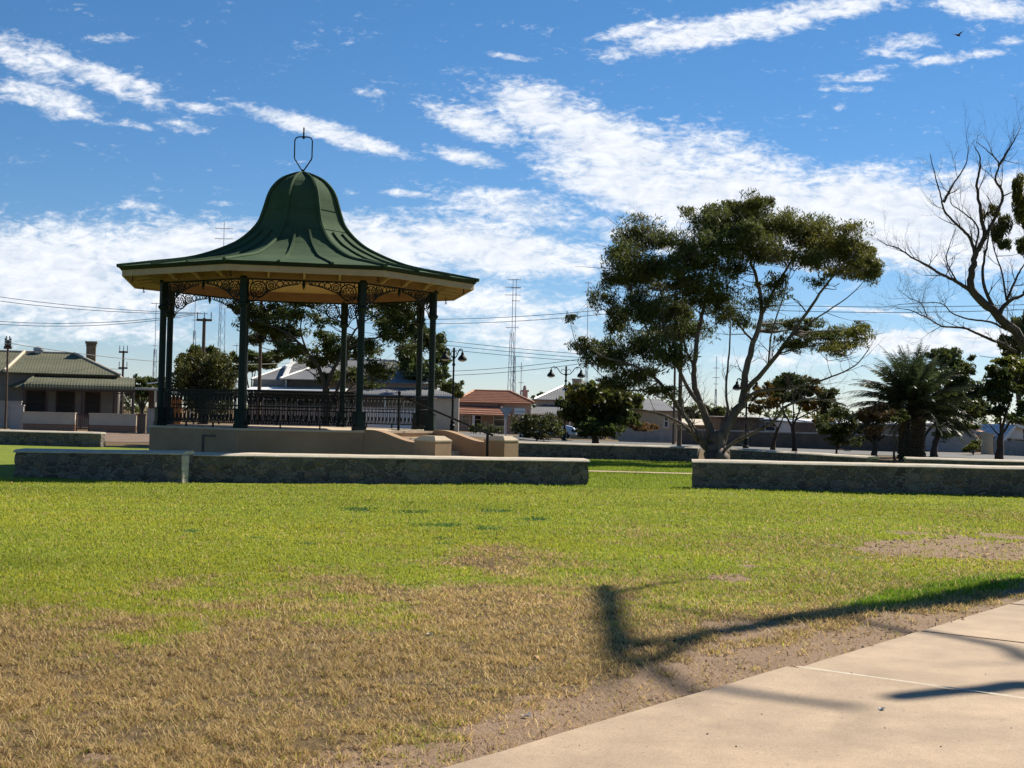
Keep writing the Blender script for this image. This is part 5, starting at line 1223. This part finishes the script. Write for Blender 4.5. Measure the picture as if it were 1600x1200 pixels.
street_lamp(707, 75, 543, .55, 'street lamp close behind the bandstand steps, its two shades almost in line', R(35))
street_lamp(883, 87, 572, .95, 'double armed street lamp standing at the round dark tree', R(-8))
street_lamp(1166, 78, 590, .60, 'street lamp partly hidden among the right hand limbs of the gum', R(15))

def pole(px, d, py_top, r, m, label, arms=(), name='utility_pole', base_py=None, light=False):
    p = Gd(px, d); H = P(px, py_top, d).z-p.z; t = thing(name, label, 'utility pole', p)
    MB().lathe([(r*1.2, 0), (r, H*.5), (r*.85, H)], 9).build('shaft', m, t)
    s = d/F_PX
    for (py, hw, ins) in arms:
        z = P(px, py, d).z-p.z; w = hw*s
        MB().box(-w, w, -.06, .06, z-.07, z+.07).build('crossarm', m, t)
        for k in range(ins):
            x = -w+.05+(2*w-.1)*k/(ins-1); i = MB(); i.lathe([(.015, 0), (.035, .12), (.02, .16), (.038, .22), (.02, .28), (.034, .34), (.015, .42)], 7, (x, 0, z+.07)); i.build('insulator', 'wire', t)
    return t
pole(315, 84, 497, .115, 'timber_pole', 'thick dark pole with three insulators rising behind the olive green tree', ((500, 12, 3),))
pole(190, 105, 548, .09, 'timber_pole', 'thin pole with two crossarms right of the cottage chimney', ((550, 7, 3), (575, 7, 2)))
pole(9, 68, 531, .055, 'timber_pole', 'slim grey pole in front of the cottage at the left edge', ((543, 6, 2), (540, 4, 2)))
pole(404, 74, 470, .095, 'timber_pole', 'brown timber pole seen through the bandstand beside the grey roofed house')
pole(1062, 79, 500, .115, 'timber_pole', 'thick timber pole at the right end of the white paling fence')
pole(1053, 84, 520, .07, 'timber_pole', 'thinner dark pole just left of the thick timber pole')

def antenna(px0, py_base, px_top, py_top, d, w, label, els=(), lattice_to=.7, m='mast'):
    p = P(px0, 690, d); p.z = tz(p.x, p.y); top = P(px_top, py_top, d); t = thing('antenna_mast', label, 'antenna mast', p); H = top.z-p.z
    k = MB(); hl = H*lattice_to; q = [Vector((math.cos(a), math.sin(a), 0)) for a in (.5, 2.6, 4.7)]; rt = .022*d/120
    W = lambda z: w*(1-.55*z/hl)
    for v in q: k.tube([v*W(0)*.5, v*W(hl)*.5+Vector((0, 0, hl))], rt, 4)
    n = int(hl/1.0)
    for i in range(n):
        z0, z1 = hl*i/n, hl*(i+1)/n
        for a, b in ((0, 1), (1, 2), (2, 0)): k.tube([q[a]*W(z0)*.5+Vector((0, 0, z0)), q[b]*W(z1)*.5+Vector((0, 0, z1))], rt*.6, 3)
    k.build('lattice_tower', m, t)
    MB().tube([(0, 0, hl-.5), (0, 0, H)], rt*1.3, 5).build('top_mast', m, t)
    s = d/F_PX
    for (py, hw) in els:
        z = P(px_top, py, d).z-p.z; e = MB(); e.tube([(-hw*s, 0, z), (hw*s, 0, z)], rt*1.1, 4)
        for x in (-1, -.5, .5, 1): e.tube([(x*hw*s*.98, -.5, z), (x*hw*s*.98, .5, z)], rt*.6, 4)
        e.build('antenna_element', m, t)
    return t
antenna(341, 690, 346, 346, 120, .9, 'tall lattice mast rising behind the left slope of the bandstand roof', ((357, 14), (373, 14)), .80)
antenna(299, 690, 303, 462, 135, .55, 'slim lattice mast left of the thick dark pole', ((500, 4),), .72)
antenna(238, 690, 241, 473, 140, .65, 'slim lattice mast standing above the carport', ((474, 8), (540, 4)), .60)
antenna(796, 690, 803, 436, 130, .85, 'tallest pale lattice mast behind the red roofed house, right of the bandstand', ((437, 8), (449, 12), (461, 12), (512, 10)), .66)
antenna(801, 690, 807, 436, 150, .55, 'second mast close behind the tallest pale lattice mast', ((437, 7), (450, 8), (470, 6)), .5)
antenna(812, 690, 814, 566, 150, .35, 'short thin mast above the red tiled roof', ((575, 3), (598, 4)), .6)
antenna(914, 690, 916, 440, 150, .5, 'mast with a short cross bar left of the gum crown', ((442, 5), (455, 4)), .55)
antenna(1117, 690, 1119, 557, 160, .4, 'thin mast seen in the gap between the gum limbs', ((575, 4), (590, 5), (600, 3)), .6)
antenna(1571, 690, 1572, 415, 140, .5, 'mast behind the bare branches at the right', ((440, 3),), .6)
antenna(366, 690, 367, 536, 130, .3, 'small aerial above the dark flat topped tree', ((540, 6),), .6)

def wire(a, b, sag, label, r=.016, group=None, n=24):
    A_, B = P(*a), P(*b); k = MB(); mid = (A_+B)/2
    k.v = []; k.tube([A_.lerp(B, i/n)-mid-Vector((0, 0, sag*4*(i/n)*(1-i/n))) for i in range(n+1)], r, 4)
    o = k.build('power_line', 'wire'); o.location = mid; return tag(o, label, 'power line', group or 'overhead power lines')
W1 = 'upper pair of wires crossing the sky left of the bandstand'
wire((-60, 455, 78), (315, 489, 84), .25, W1); wire((-60, 462, 78), (325, 490, 84), .3, W1)
W2 = 'lower pair of wires crossing the sky left of the bandstand'
wire((-60, 497, 84), (305, 490, 84), .45, W2); wire((-60, 501, 84), (305, 492, 84), .5, W2)
wire((14, 536, 68), (470, 566, 92), .5, 'single wire running from the slim grey pole over the cottage chimney')
wire((-60, 545, 110), (190, 577, 105), .3, 'faint wire low over the cottage roof')
W3 = 'pair of wires from the bandstand towards the gum crown'
wire((560, 497, 90), (1056, 470, 82), .45, W3); wire((560, 504, 90), (1056, 477, 82), .45, W3)
W4 = 'lower pair of wires between the left street lamp and the gum'
wire((600, 580, 95), (1062, 532, 80), .6, W4); wire((600, 586, 95), (1062, 540, 80), .6, W4)
W5 = 'group of thin wires high right of the bandstand eave'
for k in range(3): wire((600, 520+7*k, 120), (1060, 562+5*k, 110), .3, W5, .02)
W6 = 'pair of wires crossing behind the bare branches at the right'
wire((1062, 470, 79), (1700, 472, 70), .3, W6); wire((1062, 477, 79), (1700, 479, 70), .35, W6)
wire((1530, 556, 80), (1700, 560, 78), .2, 'low wire above the small dark trees at the right')

def road_sign(px, d, py, kind, label):
    p = Gd(px, d); z = P(px, py, d).z-p.z; t = thing('road_sign', label, 'road sign', p); H = z
    MB().tube([(0, 0, -.1), (0, 0, H+.25)], .032, 8).build('post', 'galv', t)
    k = MB()
    if kind == 'tri':
        k.v = [(-.42, -.05, H+.36), (.42, -.05, H+.36), (0, -.05, H-.37), (-.42, -.035, H+.36), (.42, -.035, H+.36), (0, -.035, H-.37)]; k.f = [(0, 2, 1), (3, 4, 5), (0, 1, 4, 3), (1, 2, 5, 4), (2, 0, 3, 5)]; k.build('sign_plate', 'galv', t)
    else:
        k.box(-.34, .34, -.05, -.03, H-.17, H+.2); k.build('sign_plate', 'white_paint', t)
        MB().box(-.27, .27, -.056, -.051, H-.05, H+.02).build('sign_bar', 'mast', t)
    return t
road_sign(791, 84, 646, 'tri', 'grey back of a triangular road sign on a thin post')
road_sign(812, 86, 643, 'rect', 'small white rectangular sign on a thin post beside the triangular sign')

def car():
    d = 90; p = Gd(852, d); t = thing('parked_car', 'pale blue parked hatchback half hidden by the shrub and lamp post', 'car', (p.x, d, p.z), R(-6))
    prof = [(-1.95, .32), (-2.0, .65), (-1.9, .95), (-1.5, 1.32), (-.9, 1.48), (0, 1.48), (.5, 1.35), (1.15, .98), (1.85, .84), (2.1, .66), (2.12, .32)]
    b = MB(); W = .86; n = len(prof)
    def wy(z): return W-(max(0, z-.75)*.32)
    for s in (-1, 1):
        for x, z in prof: b.v.append((x, s*wy(z), z))
    b.f.append(tuple(range(n))); b.f.append(tuple(reversed(range(n, 2*n))))
    for i in range(n): j = (i+1) % n; b.f.append((i, n+i, n+j, j))
    bo = b.build('body', 'car_paint', t, bevel=.06)
    MB().slab([(.56, -.60, 1.345), (1.14, -.74, 1.0), (1.14, .74, 1.0), (.56, .60, 1.345)], -.012).build('windscreen', 'glass', t)
    w = MB(); w.add([(-1.2, -.775, .98), (.95, -.775, .98), (.42, -.655, 1.33), (-.85, -.655, 1.36)], [(0, 1, 2, 3)]); w.build('side_window', 'glass', t)
    for x in (-1.3, 1.3):
        for s in (-1, 1):
            k = MB(); k.tube([(x, s*.70, .31), (x, s*.88, .31)], .31, 16); k.build('wheel', 'rubber', t)
            h = MB(); h.tube([(x, s*.875, .31), (x, s*.895, .31)], .19, 12); h.build('rim', 'galv', t)
    for s in (-1, 1): MB().box(1.93, 2.1, s*.55-.16, s*.55+.16, .66, .78).build('headlight', 'lamp_glass', t)
    MB().box(2.1, 2.15, -.35, .35, .42, .54).build('grille', 'rubber', t)
car()
def hedge():
    d = 88; p = Gd(736, d); t = thing('hedge', 'low dark clipped hedge behind the lower end of the stair rail', 'hedge', p); c = []
    for i in range(9): c.append(clump_points((i*.24, .3, .30), (.22, .3, .34), 260, 10))
    V, F, T = leaves_mesh(np.concatenate(c), .09, .05); npmesh('foliage', V, F, 'leaf_dark', t, attr={'tint': T})
    k = MB()
    for i in range(7): twig_tree(k, (i*.3, .3, -.05), (0, 0, 1), .4, .02, 1)
    k.build('stems', 'bark_dark', t)
hedge()

# bird high on the right
def bird():
    p = P(1497, 55, 60); t = thing('bird', 'small dark bird flying high at the top right', 'bird', p, R(35)); b = MB()
    b.lathe([(.004, -.16), (.035, -.10), (.05, 0), (.035, .09), (.03, .12), (.004, .17)], 8)
    b.v = [(z, y, x) for x, y, z in b.v]; 
    b.build('body', 'bird', t, smooth=True)
    for s in (-1, 1):
        w = MB(); w.slab([(.07, s*.03, .02), (.02, s*.22, .12), (-.04, s*.36, .10), (-.06, s*.2, .09), (-.07, s*.03, .01)][::s], .008); w.build('wing', 'bird', t)
    MB().slab([(-.14, -.015, 0), (-.14, .015, 0), (-.24, .045, 0), (-.24, -.045, 0)], .006).build('tail', 'bird', t)
bird()

# litter on the dry grass and the path
def scrap(px, py, size, m, label, name, cat):
    g = G(px, py); k = MB(); n = 7
    ring = [Vector((math.cos(2*math.pi*i/n)*size*random.uniform(.7, 1.1), math.sin(2*math.pi*i/n)*size*.6*random.uniform(.7, 1.1), .001+random.uniform(0, .025))) for i in range(n)]
    k.v = [tuple(v) for v in ring]+[(0, 0, .006)]+[(v.x, v.y, v.z-.004) for v in ring]+[(0, 0, .002)]
    k.f = [(i, (i+1) % n, n) for i in range(n)]+[((i+1) % n+n+1, i+n+1, 2*n+1) for i in range(n)]+[((i+1) % n, i, i+n+1, (i+1) % n+n+1) for i in range(n)]
    o = k.build(name, m); z = float(relief(np.array([g.x]), np.array([g.y]))[0]) if path_dist(g.x, g.y) < 0 else .03
    o.location = (g.x, g.y, z+.004); tag(o, label, cat)
scrap(845, 1033, .055, 'dry_leaf', 'curled orange leaf on the dry grass below the dark shadow band', 'dead_leaf', 'leaf')
scrap(671, 996, .03, 'paper', 'small white scrap lying in the straw coloured grass', 'paper_scrap', 'litter')
scrap(822, 1125, .03, 'paper', 'tiny white scrap on the bare earth beside the path edge', 'paper_scrap', 'litter')
scrap(1378, 1121, .025, 'paper', 'tiny white speck on the concrete between the two path shadows', 'paper_scrap', 'litter')

# ------------------------------------------------------------------ tree beside the path, right of the view: its limbs throw the foreground shadows
def gum_nuts():
    spots = [(1020, 1105), (1105, 1160), (1190, 1128), (1283, 1162), (1330, 1062), (1382, 1150), (1443, 1133), (1470, 1180), (1345, 1101), (1540, 1063), (1150, 1180), (1010, 1180), (905, 1178), (1580, 1150)]
    for px, py in spots:
        g = G(px, py); k = MB(); r = random.uniform(.003, .006); k.lathe([(r*.3, 0), (r, r*.7), (r*.9, r*1.3), (r*.4, r*1.7)], 7); o = k.build('gum_nut', 'bark_dark')
        o.location = (g.x, g.y, .036); tag(o, 'tiny dark gum nut lying on the pale concrete path', 'gum nut', 'gum nuts on the path')
gum_nuts()
def shadow_tree():
    base = Vector((10.6, 18.9, 0)); t = thing('path_tree', 'leafless tree beside the path just out of view, throwing branch shadows on the grass', 'tree', base)
    te = math.tan(SUN_EL); hz = Vector((math.cos(SUN_AZ), math.sin(SUN_AZ), 0))
    def lift(px, py, z=None):
        g = G(px, py); z = (g-base).dot(-hz)*te if z is None else z
        return g+hz*(z/te)+Vector((0, 0, z))-base
    k = MB()
    def limb(sh, r0, r1, tw=.25):
        pts = [q if isinstance(q, Vector) else lift(*q) for q in sh]; c = catmull(pts, 5); n = len(c)
        k.tube(c, [r0+(r1-r0)*i/(n-1) for i in range(n)], 8)
        for i in range(3, n):
            if random.random() < tw: twig_tree(k, c[i], (c[i]-c[i-1]).normalized()+Vector((random.gauss(0, .5), random.gauss(0, .5), random.gauss(0, .5))), .6, .016, 1)
        return c
    k.tube([(0, 0, -.1), (0, 0, .4), (.02, .02, 1.2)], [.62, .50, .43], 12)
    limb([Vector((.02, .02, 1.1)), (1690, 905), (1590, 918), (1480, 938), (1330, 958), (1200, 978), (1080, 1000), (975, 1020)], .42, .05, .12)
    limb([(1080, 1000), (985, 1012), (955, 975), (948, 940), (940, 918)], .08, .09, .3)
    limb([(1100, 996), (1010, 1035), (955, 1030), (945, 985), (935, 925)], .09, .07, .3)
    limb([(975, 1020), (960, 1050), (950, 1082)], .06, .03, .3)
    limb([(948, 935), (1020, 917), (1115, 903)], .06, .04, .3)
    limb([(1690, 905), (1640, 1030), (1560, 1016), (1480, 1000), (1400, 985), (1310, 968)], .07, .04, .1)
    limb([(1690, 905, 3.0), (1680, 1050, 5.0), (1570, 1080, 6.5), (1480, 1092, 7.2), (1400, 1101, 7.8)], .12, .10, .05)
    limb([(1010, 1040), (1060, 1075), (1130, 1090), (1220, 1104), (1330, 1119)], .07, .05, .1)
    limb([(1330, 958), (1250, 975), (1120, 965), (1000, 950)], .06, .02, .4)
    limb([(1480, 938), Vector((.6, .4, 5)), Vector((1.2, .5, 7)), Vector((1.4, .9, 8.5))], .12, .03)
    k.build('trunk', 'bark_dark', t, smooth=True)
shadow_tree()

# far-off scrub closing the horizon
def far_wood():
    C = []; T = []
    for i in range(260):
        x = -190+380*i/260+RS.normal()*1.5; y = 235+RS.normal()*12; h = 3.2+2.2*RS.rand()
        C.append(clump_points((x, y, h*.45), (2.4, 2.4, h*.6), 90, 8))
    V, F, T = leaves_mesh(np.concatenate(C), .7, .35); tag(npmesh('distant_scrub', V, F, 'leaf_dark', attr={'tint': T}), 'low dark line of far-off trees along the horizon behind the houses', 'trees', kind='stuff')
far_wood()
